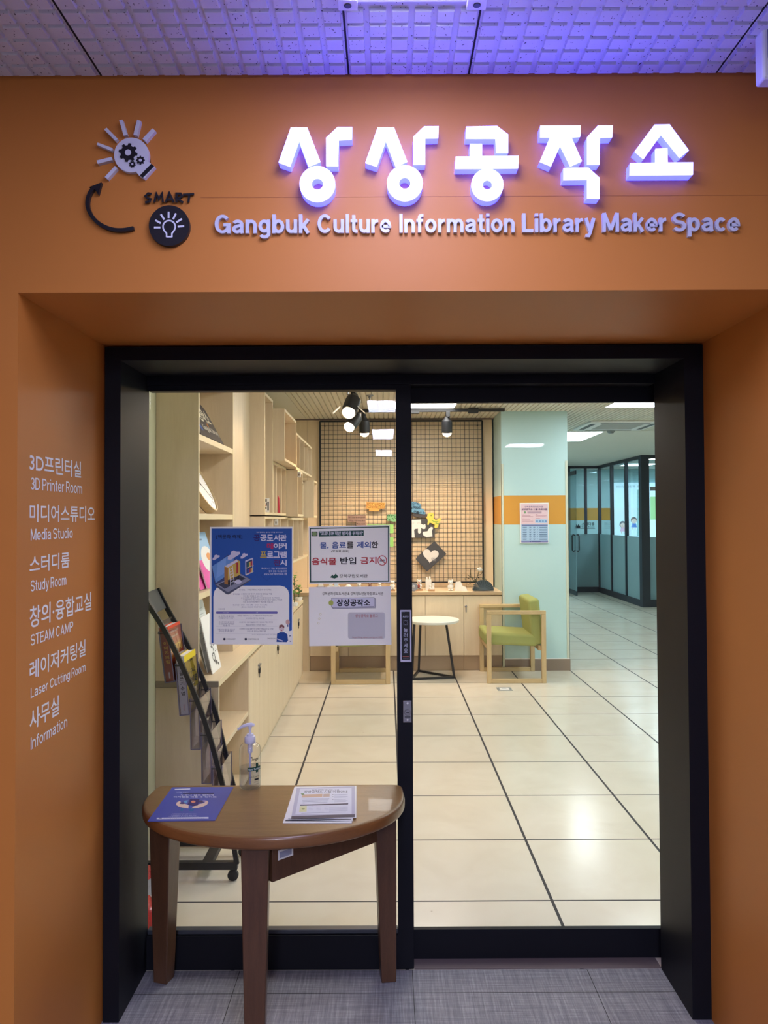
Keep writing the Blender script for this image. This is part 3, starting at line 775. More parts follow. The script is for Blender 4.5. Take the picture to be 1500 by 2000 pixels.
# raised grey words under it
ORD = ['first', 'second', 'third', 'fourth', 'fifth', 'sixth', 'seventh', 'eighth', 'ninth', 'tenth', 'eleventh']
WORDS = [('Gangbuk', 421, 606), ('Culture', 621, 764), ('Information', 780, 1004), ('Library', 1019, 1161), ('Maker', 1175, 1299), ('Space', 1311, 1442)]
for wd, x0, x1 in WORDS:
    gl, tot = word_strokes(wd, 0.165)
    wa = at(x0, 460, Y=Y_WALL); wb = at(x1, 453, Y=Y_WALL); cap = 0.0455
    zb = 2.2335
    place = lambda x, y, l: Vector((wa.x + (wb.x - wa.x) * x / tot, Y_WALL - l, zb + y * cap))
    for i, (ch, sts) in enumerate(gl):
        mb = MB()
        for k, (pts, closed) in enumerate(sts): solid_stroke(mb, pts, 0.165, closed, place, M_LILAC, 0.0100 + 0.00004 * k)
        tag(mb.build('raised_letter', smooth=False), 'pale grey raised letter "%s", %s letter of the word %s on the orange wall' % (ch, ORD[i], wd), 'sign letter', 'small grey sign letters')

# light bulb logo
ZL = zone(140, 200, 3.0)
def slab(name, pts, depth, m, label=None, cat=None, group=None, parent=None, base=0.0, mside=None):
    f = [at(*ZL(a, b), Y=Y_WALL - base - depth) for a, b in pts]; bk = [Vector((p.x, Y_WALL - base, p.z)) for p in f]
    mb = MB(); mb.prism(f, bk, m, mside)
    o = mb.build(name, parent, smooth=False)
    return tag(o, label, cat, group) if label else o
def circ(cx, cy, r, n=48): return [(cx + r * math.cos(2 * PI * k / n), cy + r * math.sin(2 * PI * k / n)) for k in range(n)]
M_LW = mat('pale_logo_acrylic', (214, 212, 224), 0.4)
bulb_pts = [(350 + 102 * math.cos(math.radians(a)), 308 + 102 * math.sin(math.radians(a))) for a in range(72, 392, 8)] + [(446, 338), (455, 352), (488, 377), (425, 447), (398, 432), (378, 408)]
tb = thing('bulb_emblem', 'pale grey tilted light bulb shape with black gears, left on the orange wall', 'wall emblem', at(*ZL(350, 308), Y=Y_WALL))
slab('bulb_outline', bulb_pts, 0.012, M_LW, parent=tb)
slab('bulb_cap', [(466, 359), (482, 373), (416, 440), (400, 427)], 0.002, M_NAVY, parent=tb, base=0.012)
def gear(cx, cy, r, n, hole, rot=0):
    pts = []
    for k in range(n):
        for da, rr in ((-0.30, 0.78), (-0.17, 1.0), (0.17, 1.0), (0.30, 0.78)):
            t = 2 * PI * (k + da) / n + rot; pts.append((cx + r * rr * math.cos(t), cy + r * rr * math.sin(t)))
    slab('gear', pts, 0.002, M_NAVY, parent=tb, base=0.012)
    slab('gear_hole', circ(cx, cy, hole, 20), 0.0006, M_LW, parent=tb, base=0.014)
gear(330, 293, 55, 8, 18, 0.2); gear(402, 338, 26, 8, 9); gear(355, 361, 20, 8, 6, 0.3)
RAYS = [([(278,104),(298,101),(326,190),(304,194)], 'above the bulb shape, left of its upright middle'), ([(383,101),(404,107),(384,194),(361,190)], 'above the bulb shape, right of its upright middle'),
        ([(472,152),(491,166),(434,231),(415,212)], 'at the upper right of the bulb shape'), ([(190,158),(205,148),(269,212),(256,226)], 'at the upper left of the bulb shape'),
        ([(146,248),(152,235),(237,266),(232,284)], 'left of the bulb shape, upper of the two level ones'), ([(146,340),(232,319),(236,338),(152,360)], 'left of the bulb shape, lower of the two level ones'),
        ([(253,372),(268,385),(210,450),(193,437)], 'at the lower left of the bulb shape, above the arrow tip')]
for pts, w in RAYS: slab('light_ray', pts, 0.012, M_LW, 'short pale raised bar ' + w, 'wall emblem', 'rays of the bulb emblem')
# arrow
cen = [(362, 735), (300, 746), (235, 742), (170, 715), (120, 670), (93, 615), (92, 565), (110, 520), (128, 500)]
cen2 = []
for i in range(len(cen) - 1):
    for k in range(4):
        t = k / 4; p0 = cen[max(i - 1, 0)]; p1 = cen[i]; p2 = cen[i + 1]; p3 = cen[min(i + 2, len(cen) - 1)]
        cen2.append(tuple(0.5 * ((2 * p1[j]) + (-p0[j] + p2[j]) * t + (2 * p0[j] - 5 * p1[j] + 4 * p2[j] - p3[j]) * t * t + (-p0[j] + 3 * p1[j] - 3 * p2[j] + p3[j]) * t ** 3) for j in (0, 1)))
cen2.append(cen[-1])
q = ribbon(cen2, 21)
pts = [a[0] for a in q] + [q[-1][1], (155, 540), (175, 468), (102, 496)] + [q[-1][2]] + [a[3] for a in q[::-1]]
slab('curved_arrow', pts, 0.010, M_NAVY, 'black curved raised arrow pointing up at the bulb shape', 'wall emblem')
# SMART
smart = {'S': [[(468,536),(448,533),(432,548),(444,560),(462,566),(458,580),(430,586)]], 'M': [[(484,586),(496,534),(510,566),(530,532),(534,586)]],
         'A': [[(550,586),(572,530),(598,586)], [(556,570),(594,568)]], 'R': [[(614,586),(614,534),(638,534),(646,548),(632,560),(616,562),(654,586)]], 'T': [[(652,540),(718,536)], [(690,538),(684,586)]]}
for k, (ch, sts) in enumerate(smart.items()):
    mb = MB()
    for j, pts in enumerate(sts):
        solid_stroke(mb, pts, 13, False, lambda x, y, l: at(*ZL(x, y), Y=Y_WALL - l), M_NAVY, 0.008 + 0.00005 * j)
    tag(mb.build('raised_letter', smooth=False), 'black brush-style raised letter "%s" of the word SMART' % ch, 'sign letter', 'letters of the word SMART')
td = thing('bulb_disc', 'round black disc with a white shining bulb drawing under the word SMART', 'wall emblem', at(*ZL(571, 722), Y=Y_WALL))
slab('disc', circ(571, 722, 119, 64), 0.012, M_NAVY, parent=td)
mb = MB(); A = Art(mb, lambda x, y, l: at(*ZL(x, y), Y=Y_WALL - 0.0122 - 0.0002 * l)); W_ = (226, 226, 240)
A.line([(556, 790), (556, 768), (540, 748)] + [(571 + 36 * math.cos(math.radians(a)), 728 + 36 * math.sin(math.radians(a))) for a in range(150, 391, 12)] + [(602, 748), (587, 768), (587, 790)], 9, W_, 1)
A.line([(556, 787), (587, 787)], 9, W_, 2)
for a, b in (((482,733),(520,733)),((490,690),(522,708)),((522,655),(543,687)),((568,640),(568,678)),((611,650),(594,685)),((646,682),(613,703)),((659,725),(621,728))): A.line([a, b], 11, W_, 1)
mb.build('bulb_drawing', td, smooth=False)

# ceiling-hung box at the right edge
t = thing('hanging_sign_box', 'white framed box hanging from the corridor ceiling, cut by the right edge', 'sign box', (0.95, 1.70, 2.45))
z0 = at(1490, 160, Y=1.70).z; x0 = at(1484, 120, Y=1.70).x
mb = MB(); mb.box(x0, x0 + 0.30, 1.685, 1.725, z0, CEIL_OUT - 0.0002, M_WHITE); mb.build('housing', t, bevel=0.006)
mb = MB(); mb.box(x0 + 0.010, x0 + 0.29, 1.682, 1.6852, z0 + 0.045, z0 + 0.125, mat('sign_box_panel', (120, 122, 150), 0.4)); mb.build('panel', t)

# room names on the left reveal of the niche
NAMES = [('3D프린터실', '3D Printer Room', 883, 920, 158, 932, 956, 160), ('미디어스튜디오', 'Media Studio', 984, 1020, 185, 1033, 1055.5, 142), ('스터디룸', 'Study Room', 1086, 1120, 136, 1134, 1156, 130),
         ('창의·융합교실', 'STEAM CAMP', 1185, 1228, 179, 1240, 1262, 144), ('레이저커팅실', 'Laser Cutting Room', 1292, 1329, 168, 1344, 1364, 168), ('사무실', 'Information', 1388, 1429, 117, 1441, 1465, 133)]
for i, (ko, en, k0, k1, kx, e0, e1, ex) in enumerate(NAMES):
    X = X_NL + 0.0006
    a = at(58, k0, X=X); b = at(58, k1, X=X); c = at(kx, 1014, X=X); e_ = at(60, e0, X=X); f_ = at(60, e1, X=X); g_ = at(ex, 1014, X=X)
    t = thing('wall_lettering', 'white vinyl room name "%s" on the left side of the orange recess' % en, 'lettering', (X, (a.y + c.y) / 2, f_.z), 'white room names on the recess side')
    mb = MB(); vs, fs, _ = text_mesh(ko, 0.012, 4)
    mb.add([Vector((X, a.y + (c.y - a.y) * u, b.z + (a.z - b.z) * v)) for u, v in vs], fs, M_VINYL); mb.build('korean_line', t, smooth=False)
    gl, tot = word_strokes(en, 0.125, 0.095); capz = e_.z - f_.z
    mb = MB()
    for ch, sts in gl:
        for k, (pts, closed) in enumerate(sts):
            for qd in ribbon(pts, 0.125, closed): mb.add([Vector((X + 0.00002 * k, e_.y + (g_.y - e_.y) * x / tot, f_.z + y * capz)) for x, y in qd], [(0, 1, 2, 3)], M_VINYL)
    mb.build('english_line', t, smooth=False)

# ================================================================== HALL FURNITURE
# ---------------- left wall: lower units, worktop, shelf tower and hung boxes
XW = -1.10; XF = -0.80; ZC = 0.782; Y0 = 3.706; YB = 4.540
def panelbox(mb, x0, x1, y0, y1, z0, z1, m=None):
    m = m or M_BIRCH
    mb.box(x0, x1, y0, y1, z0, z1, m); return mb
def one(name, parent, x0, x1, y0, y1, z0, z1, m, bevel=0.0008):
    mb = MB(); mb.box(x0, x1, y0, y1, z0, z1, m); return mb.build(name, parent, bevel=bevel, segs=1)
T = 0.018
t = thing('open_base_unit', 'low open birch unit with one shelf at the near end of the left wall', 'shelf unit', (-0.95, (Y0 + YB) / 2, 0))
one('side_panel', t, XW + 0.001, XF, Y0, Y0 + T, 0, ZC - 0.030, M_BIRCH)
one('side_panel', t, XW + 0.001, XF - 0.002, YB - T, YB, 0, ZC - 0.030, M_BIRCH)
one('back_panel', t, XW + 0.001, XW + 0.01, Y0 + T, YB - T, 0.06, ZC - 0.030, M_BIRCH)
one('shelf', t, XW + 0.01, XF - 0.004, Y0 + T, YB - T, 0.418, 0.441, M_BIRCHH)
one('shelf', t, XW + 0.01, XF - 0.004, Y0 + T, YB - T, 0.055, 0.078, M_BIRCHH)
t = thing('worktop', 'long birch worktop on the low units along the left wall', 'worktop', (-0.95, 5.6, ZC - 0.028))
one('top', t, XW + 0.001, XF, Y0, 7.43, ZC - 0.028, ZC, M_BIRCHH)
one('edge_strip', t, XF, XF + 0.002, Y0, 7.43, ZC - 0.028, ZC, M_BIRCHEDGE)
one('end_strip', t, XW + 0.001, XF, Y0 - 0.002, Y0, ZC - 0.028, ZC, mat('grey_worktop_end', (150, 138, 120), 0.5))
DW = 0.3605
LOCK = {1: 'second', 5: 0, 6: 0}
wh = ['nearest', 'second nearest', 'third', 'farthest']
for u in range(4):
    y0 = YB + 2 * DW * u + 0.001; y1 = y0 + 2 * DW - 0.002
    t = thing('base_cabinet', 'two-door birch cabinet under the left worktop, %s from the entrance' % wh[u], 'cabinet', (-0.95, (y0 + y1) / 2, 0), 'base cabinets along the left wall')
    one('carcass', t, XW + 0.001, XF - 0.020, y0, y1, 0.10, ZC - 0.030, M_BIRCH)
    one('plinth', t, XW + 0.001, XF - 0.040, y0, y1, 0, 0.10, M_BIRCH)
    for k in range(2):
        yy = y0 + k * DW
        d = one('door', t, XF - 0.019, XF - 0.001, yy + 0.0015, yy + DW - 0.003, 0.085, ZC - 0.052, M_BIRCH)
        if 2 * u + k in (0, 3, 5, 6):
            yl = yy + (0.05 if (2 * u + k) % 2 else DW - 0.06)
            if 2 * u + k == 0: yl = yy + 0.30
            mb = MB(); mb.box(XF - 0.001, XF + 0.012, yl - 0.004, yl + 0.055, 0.640, 0.648, M_STEEL)
            mb.tube([(XF + 0.004, yl + 0.026, 0.632), (XF + 0.004, yl + 0.026, 0.640)], 0.003, M_BLACK)
            lk = mb.build('hasp', d)
            mb = MB(); mb.box(XF, XF + 0.010, yl + 0.008, yl + 0.042, 0.592, 0.622, M_BLACK)
            mb.tube([(XF + 0.005, yl + 0.014, 0.62), (XF + 0.005, yl + 0.014, 0.634), (XF + 0.005, yl + 0.036, 0.634), (XF + 0.005, yl + 0.036, 0.62)], 0.003, M_STEEL)
            mb.box(XF + 0.003, XF + 0.007, yl + 0.022, yl + 0.029, 0.565, 0.592, M_BLACK)
            mb.build('padlock', d, bevel=0.001)
# tall tower over the near end
XU = -0.897
t = thing('shelf_tower', 'tall birch shelf tower nearest the door on the left worktop', 'shelf unit', (-1.0, 4.12, ZC))
one('side_panel', t, XW + 0.001, XU, Y0 - 0.002, Y0 + T, ZC + 0.0005, CEIL_IN - 0.005, M_BIRCH)
one('side_panel', t, XW + 0.001, XU, YB - 0.002, YB + T, ZC + 0.0005, CEIL_IN - 0.005, M_BIRCH)
mbx = one('edge_strip', t, XU, XU + 0.0015, Y0 - 0.002, Y0 + T, ZC + 0.0005, CEIL_IN - 0.005, M_BIRCHEDGE)
one('edge_strip', t, XU, XU + 0.0015, YB - 0.002, YB + T, ZC + 0.0005, CEIL_IN - 0.005, M_BIRCHEDGE)
one('back_panel', t, XW + 0.001, XW + 0.008, Y0 + T, YB - 0.002, ZC + 0.0005, CEIL_IN - 0.005, M_BIRCH)
for zt in (1.192, 1.577, 1.960, 2.335):
    s = one('shelf', t, XW + 0.008, XU - 0.003, Y0 + T, YB - 0.002, zt - 0.029, zt, M_BIRCHH)
    one('edge_strip', s, XU - 0.003, XU, Y0 + T, YB - 0.002, zt - 0.029, zt, M_BIRCHEDGE)
t = thing('column_cover', 'plain tall birch panel covering the column beside the shelf tower', 'panel', (-1.0, 4.83, ZC))
one('panel', t, XW + 0.001, XU, YB + T + 0.001, 5.105, ZC + 0.0005, CEIL_IN - 0.005, M_BIRCH)

def wallbox(name, label, x1, y0, y1, z0, z1, dividers=(), back=True, group='birch boxes on the left wall', front=None):
    t = thing(name, label, 'shelf box', ((XW + x1) / 2, (y0 + y1) / 2, z0), group)
    s_ = one('side_panel', t, XW + 0.001, x1, y0, y0 + T, z0, z1, M_BIRCH); one('edge_strip', s_, x1, x1 + 0.0012, y0, y0 + T, z0, z1, M_BIRCHEDGE)
    s_ = one('side_panel', t, XW + 0.001, x1, y1 - T, y1, z0, z1, M_BIRCH); one('edge_strip', s_, x1, x1 + 0.0012, y1 - T, y1, z0, z1, M_BIRCHEDGE)
    s_ = one('top_panel', t, XW + 0.001, x1, y0 + T, y1 - T, z1 - T, z1, M_BIRCHH); one('edge_strip', s_, x1, x1 + 0.0012, y0 + T, y1 - T, z1 - T, z1, M_BIRCHEDGE)
    s_ = one('bottom_panel', t, XW + 0.001, x1, y0 + T, y1 - T, z0, z0 + T, M_BIRCHH); one('edge_strip', s_, x1, x1 + 0.0012, y0 + T, y1 - T, z0, z0 + T, M_BIRCHEDGE)
    if back: one('back_panel', t, XW + 0.001, XW + 0.010, y0 + T, y1 - T, z0 + T, z1 - T, M_BIRCH)
    for d in dividers: one('divider', t, XW + 0.010, x1 - 0.004, d, d + T, z0 + T, z1 - T, M_BIRCH)
    if front:
        one('door', t, x1 - 0.016, x1 - 0.0005, front[0], front[1], z0 + T + 0.001, z1 - T - 0.001, M_BIRCH)
    return t
wallbox('shelf_box', 'tall open birch box hung highest, next after the column panel', -0.80, 5.108, 5.478, 1.577, 2.388)
wallbox('shelf_box', 'birch box jutting out farthest near the ceiling, second after the column panel', -0.718, 5.480, 6.195, 1.962, 2.332)
wallbox('shelf_box', 'low birch box holding a red item, under the jutting upper box', -0.80, 5.480, 6.198, 1.577, 1.958, (5.68, 5.95))
wallbox('shelf_box', 'birch box with a closed near side, behind the box with the red item', -0.708, 6.202, 6.56, 1.572, 1.942)
wallbox('shelf_box', 'row of four narrow upper compartments near the grid wall', -0.72, 6.205, 7.50, 1.950, 2.243, (6.51, 6.84, 7.18))
wallbox('shelf_box', 'birch compartments below the narrow upper row, left of the grid', -0.80, 6.564, 7.48, 1.577, 1.905, (6.86, 7.16))
wallbox('shelf_box', 'small deep birch box last in line before the grid wall', -0.70, 7.502, 7.86, 1.565, 1.925)
wallbox('shelf_box', 'long low row of birch compartments just above the plants', -0.80, 5.108, 6.30, 1.180, 1.568, (5.50, 5.90))
wallbox('shelf_box', 'low row of birch compartments nearest the grid wall, above the worktop', -0.80, 6.304, 7.88, 1.175, 1.560, (6.70, 7.08, 7.48))
wallbox('shelf_box', 'open birch bay standing on the worktop behind the column panel', -0.83, 5.108, 6.30, ZC + 0.0005, 1.176, (5.70,))
# little square lock plates on the boxes
for lab, p in (('small white lock plate on the box behind the red item', at(584, 927, Y=6.195)), ('small white lock plate below the tall hung box', at(539, 1020, Y=5.70))):
    t = thing('lock_plate', lab, 'lock', p)
    mb = MB(); mb.box(p.x - 0.012, p.x + 0.016, p.y - 0.012, p.y - 0.001, p.z - 0.022, p.z + 0.022, M_WHITE); mb.build('plate', t, bevel=0.002)
    mb = MB(); mb.box(p.x - 0.003, p.x + 0.006, p.y - 0.0135, p.y - 0.012, p.z - 0.010, p.z + 0.006, mat('grey_keyhole', (120, 110, 100), 0.5)); mb.build('keyhole', t)

# ---------------- things on the shelves
def leaning(name, label, cat, x_bot, z_bot, y0, y1, h, lean, thick, m, draw=None, mback=None, group=None):
    """a board standing on z_bot, facing +x, leaning back by lean radians"""
    M = lambda u, v, l: Vector((x_bot - math.sin(lean) * v + math.cos(lean) * l, y0 + (y1 - y0) * u, z_bot + math.cos(lean) * v + math.sin(lean) * l))
    mb = MB()
    f = [M(0, 0, 0), M(1, 0, 0), M(1, h, 0), M(0, h, 0)]; b = [M(0, 0, -thick), M(1, 0, -thick), M(1, h, -thick), M(0, h, -thick)]
    dz = z_bot - min(p.z for p in f + b)
    f = [p + Vector((0, 0, dz)) for p in f]; b = [p + Vector((0, 0, dz)) for p in b]
    mb.prism(f, b, m, mback)
    if draw:
        A = Art(mb, lambda x, y, l: M(x, h * (1 - y), 0.0003 * l) + Vector((0, 0, dz))); draw(A)
    return tag(mb.build(name, smooth=False), label, cat, group)
# dark sign plate with chamfered corner
t = thing('sign_plate', 'dark leaning sign plate with white letters on the upper shelf of the tower', 'sign', (-0.95, 4.1, 1.960))
lean = 0.50; h = 0.245; yA, yB_ = 3.80, 4.335
Mx_ = lambda u, v, l: Vector((-0.906 - math.sin(lean) * v + math.cos(lean) * l, u, 1.9605 + 0.006 + math.cos(lean) * v + math.sin(lean) * l))
pts = [(yA, 0), (yB_, 0), (yB_, h * 0.88), (yB_ - 0.05, h), (yA, h)]
mb = MB(); mb.prism([Mx_(u, v, 0) for u, v in pts], [Mx_(u, v, -0.012) for u, v in pts], mat('dark_plate', (66, 60, 62), 0.5)); mb.build('plate', t, smooth=False)
mb = MB(); A = Art(mb, lambda x, y, l: Mx_(yA + (yB_ - yA) * x, h * (1 - y), 0.0004 * l))
A.text('상상공작소', 0.05, 0.18, 0.90, 0.56, (236, 226, 206), 0.03, res=4); A.text('Gangbuk Library', 0.30, 0.66, 0.96, 0.84, (214, 206, 196), 0.02)
A.ell(0.62, 0.62, 0.03, 0.06, (206, 130, 60)); A.ell(0.74, 0.0 + 0.72, 0.0, 0.0, (206, 130, 60)) if False else None
A.ell(0.20, 0.78, 0.05, 0.08, (70, 100, 170)); mb.build('lettering', t, smooth=False)
mb = MB()
for y_ in (3.9, 4.2): mb.beam(Mx_(y_, 0.16, -0.012), (-1.06, y_, 1.963), 0.012, 0.004, M_BLACK)
mb.build('easel_strut', t)
# clock
t = thing('wall_clock', 'round wooden clock leaning on the middle shelf of the tower', 'clock', (-0.97, 4.02, 1.577))
ln = 0.50; R_ = 0.165; nrm = Vector((math.cos(ln), 0, math.sin(ln))); upv = Vector((-math.sin(ln), 0, math.cos(ln)))
cc = Vector((-0.905, 4.09, 1.578)) + upv * R_ + Vector((0, 0, 0.0 + 0.012))
Mq = Matrix((upv.cross(nrm), upv, nrm)).transposed()
Mq = Matrix((Vector((0, 1, 0)), upv, nrm)).transposed()
mb = MB(); mb.lathe(cc, [(R_, -0.030), (R_, 0.012), (R_ - 0.008, 0.013), (R_ - 0.010, 0.001)], M_OAKX, 56, Mq); mb.build('rim', t)
mb = MB(); mb.lathe(cc, [(R_ - 0.004, -0.034), (R_ - 0.004, -0.029)], M_BLACK, 48, Mq); mb.build('back', t)
mb = MB(); mb.lathe(cc, [(R_ - 0.0101, 0.0015), (R_ - 0.0101, 0.004)], mat('clock_dial', (226, 228, 234), 0.4), 48, Mq); dial = mb.build('dial', t)
def clk(x, y, l=0): return cc + Mq @ Vector((x, y, 0.0048 + l))
mb = MB()
for k in range(12):
    a = 2 * PI * k / 12; mb.beam(clk(0.118 * math.sin(a), 0.118 * math.cos(a)), clk(0.132 * math.sin(a), 0.132 * math.cos(a)), 0.004, 0.0006, M_BLACK, nrm)
mb.build('hour_marks', dial)
mb = MB(); mb.beam(clk(-0.01, 0.02), clk(0.10, -0.09), 0.005, 0.001, M_BLACK, nrm); mb.build('hand', t)
mb = MB(); mb.beam(clk(0.0, -0.01, .001), clk(-0.05, 0.055, .001), 0.006, 0.001, M_BLACK, nrm); mb.build('hand', t)
# magazines on the lower tower shelf
def mag1(A):
    A.rect(0, 0, 1, 0.62, (158, 196, 232)); A.rect(0, 0.5, 1, 1, (232, 100, 178), 2); A.ell(0.62, 0.50, 0.42, 0.24, (236, 236, 238), 3); A.ell(0.72, 0.46, 0.16, 0.07, (232, 164, 110), 4); A.rect(0.1, 0.12, 0.6, 0.15, (110, 130, 160), 2)
leaning('magazine', 'magazine with pale blue and pink cover leaning on the lower tower shelf', 'magazine', -0.915, 1.1925, 3.98, 4.30, 0.30, 0.30, 0.006, M_PAPER, mag1, group='print on the tower shelves')
leaning('magazine', 'grey-blue magazine behind the pink cover on the lower tower shelf', 'magazine', -0.955, 1.1925, 4.06, 4.33, 0.32, 0.30, 0.006, mat('grey_blue_cover', (138, 148, 166), 0.5), lambda A: (A.rect(0.1, 0.1, 0.8, 0.2, (190, 196, 206)), A.rect(0.1, 0.3, 0.5, 0.33, (214, 216, 222))), group='print on the tower shelves')
leaning('magazine', 'black and magenta booklet at the near end of the lower tower shelf', 'magazine', -0.930, 1.1925, 3.76, 4.02, 0.22, 0.38, 0.008, mat('dark_cover', (46, 40, 50), 0.5), lambda A: A.rect(0.5, 0, 1, 1, (226, 84, 168)), group='print on the tower shelves')
# sheets on the worktop in the tower
def sheet_draw(A):
    rr = random.Random(3)
    for k in range(16):
        x, y = rr.uniform(0.25, 0.85), rr.uniform(0.45, 0.92)
        A.ell(x, y, rr.uniform(0.01, 0.05), rr.uniform(0.008, 0.04), (70, 70, 74), 1 + k % 3, 9)
    A.line([(0.4, 0.45), (0.55, 0.6), (0.6, 0.8)], 0.03, (60, 60, 64), 2); A.ring(0.45, 0.75, 0.12, 0.07, 0.02, (60, 60, 64), 3, 14)
leaning('printed_sheet', 'white sheet with black ink drawing leaning on the left worktop', 'sheet', -0.862, ZC + 0.0008, 3.86, 4.06, 0.285, 0.22, 0.004, M_PAPER, sheet_draw, group='print on the tower shelves')
leaning('printed_sheet', 'pale sheet with faint lines behind the ink drawing on the worktop', 'sheet', -0.895, ZC + 0.0008, 3.90, 4.14, 0.37, 0.24, 0.004, mat('pale_sheet', (216, 222, 222), 0.6), lambda A: [A.rect(0.15, 0.15 + 0.08 * k, 0.8, 0.16 + 0.08 * k, (170, 178, 180)) for k in range(8)], group='print on the tower shelves')
leaning('printed_sheet', 'pale card farthest right of the sheets leaning on the left worktop', 'sheet', -0.925, ZC + 0.0008, 3.98, 4.30, 0.36, 0.30, 0.004, mat('pale_card', (206, 212, 208), 0.6), lambda A: [A.rect(0.3, 0.15 + 0.09 * k, 0.85, 0.16 + 0.09 * k, (166, 172, 172)) for k in range(7)], group='print on the tower shelves')
# card in the tall box, red item in the next
def carddraw(A):
    for a in ((0.1, 0.05, 0.45, 0.25), (0.2, 0.3, 0.5, 0.55), (0.6, 0.25, 0.95, 0.85), (0.1, 0.6, 0.4, 0.75)): A.rect(*a, (56, 58, 66))
    A.rect(0.05, 0.45, 0.25, 0.55, (210, 90, 90), 2)
p = at(521, 1002, Y=5.30)
mb = MB(); a0 = at(517.5, 973, Y=5.30); a1 = at(525.5, 1003, Y=5.30)
mb.box(a0.x, a1.x, 5.300, 5.312, 1.5955, a0.z, M_PAPER); A = Art(mb, lambda x, y, l: Vector((a0.x + (a1.x - a0.x) * x, 5.300 - 0.0003 * l, a0.z + (1.5955 - a0.z) * y))); carddraw(A)
tag(mb.build('card', smooth=False), 'small white card with black marks standing in the tall hung box', 'card')
mb = MB(); b0 = at(542.5, 967, Y=5.72)
mb.hexa([(b0.x, 5.715, 1.5955), (b0.x + 0.015, 5.715, 1.5955), (b0.x + 0.015, 5.735, 1.5955), (b0.x, 5.735, 1.5955)], [(b0.x, 5.715, b0.z), (b0.x + 0.010, 5.715, b0.z - 0.02), (b0.x + 0.010, 5.735, b0.z - 0.02), (b0.x, 5.735, b0.z)], mat('red_item', (206, 64, 84), 0.5))
tag(mb.build('red_booklet', smooth=False), 'narrow red booklet standing in the low box under the jutting box', 'booklet')
# green cut-out plants on the worktop
M_LEAF = mat('leaf_green', (128, 178, 92), 0.6); M_LEAFD = mat('leaf_dark', (66, 90, 62), 0.6)
def cutplant(label, x, y, z, h):
    t = thing('paper_plant', label, 'plant', (x, y, z), 'green plants on the left worktop')
    mb = MB(); mb.tube([(x, y, z), (x + 0.004, y, z + h * 0.5), (x, y, z + h * 0.8)], 0.004, M_LEAFD, 6); mb.build('stem', t)
    mb = MB(); mb.lathe((x, y, z), [(0.03, 0), (0.036, 0.03), (0.0, 0.031)], M_PAPER, 14); mb.build('pot', t)
    rr = random.Random(int(y * 100))
    mb = MB()
    for k in range(14):
        zz = z + h * (0.3 + 0.05 * k); a = k * 2.4; c = Vector((x, y, zz)); d = Vector((math.cos(a), math.sin(a), 0.5)); s_ = d.cross(Vector((0, 0, 1))).normalized() * 0.018
        tip = c + d * 0.05 * (1.15 - 0.05 * k); mid = c + d * 0.025
        mb.add([c, mid + s_, tip, mid - s_], [(0, 1, 2, 3)], M_LEAF if k % 3 else M_LEAFD)
    mb.build('leaves', t, smooth=False)
cutplant('green leafy plant on the left worktop beside the blue poster', -0.82, 6.9, ZC + 0.0004, 0.30)
cutplant('smaller green plant farther along the left worktop, near the corner', -0.835, 7.38, ZC + 0.0004, 0.15)

# ---------------- back counter with figures, grid panel
ZT = 0.800; YC0 = 7.952
bx = [-0.787 + 0.3925 * k for k in range(6)]
def backcab(i0, i1, label):
    x0, x1 = bx[i0] + 0.0008, bx[i1] - 0.0008
    t = thing('base_cabinet', label, 'cabinet', ((x0 + x1) / 2, 8.2, 0), 'base cabinets under the grid wall')
    one('carcass', t, x0, x1, YC0 + 0.020, 8.499, 0.16, ZT - 0.034, M_BIRCH)
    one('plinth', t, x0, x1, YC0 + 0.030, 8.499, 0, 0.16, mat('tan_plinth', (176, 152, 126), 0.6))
    for i in range(i0, i1):
        d = one('door', t, bx[i] + 0.002, bx[i + 1] - 0.002, YC0 + 0.001, YC0 + 0.019, 0.155, ZT - 0.040, M_BIRCH)
        if i in (0, 2, 4):
            xl = bx[i] + 0.022
            mb = MB(); mb.lathe((xl, YC0 + 0.001, ZT - 0.145), [(0.012, 0), (0.012, 0.006), (0.007, 0.012)], M_STEEL, 16, Matrix.Rotation(PI / 2, 3, 'X'))
            mb.box(xl - 0.004, xl + 0.006, YC0 - 0.012, YC0 - 0.004, ZT - 0.205, ZT - 0.160, M_STEEL); mb.build('cabinet_lock', d)
backcab(0, 2, 'birch base cabinet under the grid wall, behind the left armchair')
backcab(2, 4, 'birch base cabinet under the grid wall, behind the round white table')
backcab(4, 5, 'single-door birch base cabinet under the grid wall, beside the green chair')
t = thing('worktop', 'birch worktop under the grid wall with small figures on it', 'worktop', (0.2, 8.2, ZT - 0.03))
one('top', t, -1.09, 1.176, YC0 - 0.008, 8.499, ZT - 0.030, ZT, M_BIRCHH)
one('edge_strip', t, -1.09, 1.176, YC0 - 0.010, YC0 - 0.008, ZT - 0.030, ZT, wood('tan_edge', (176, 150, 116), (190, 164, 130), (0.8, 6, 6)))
mb = MB(); mb.box(-1.09, -0.79, YC0 + 0.02, YC0 + 0.04, 0, ZT - 0.031, M_BIRCH)
tag(mb.build('filler_panel'), 'plain birch filler panel in the corner left of the grid wall cabinets', 'panel')
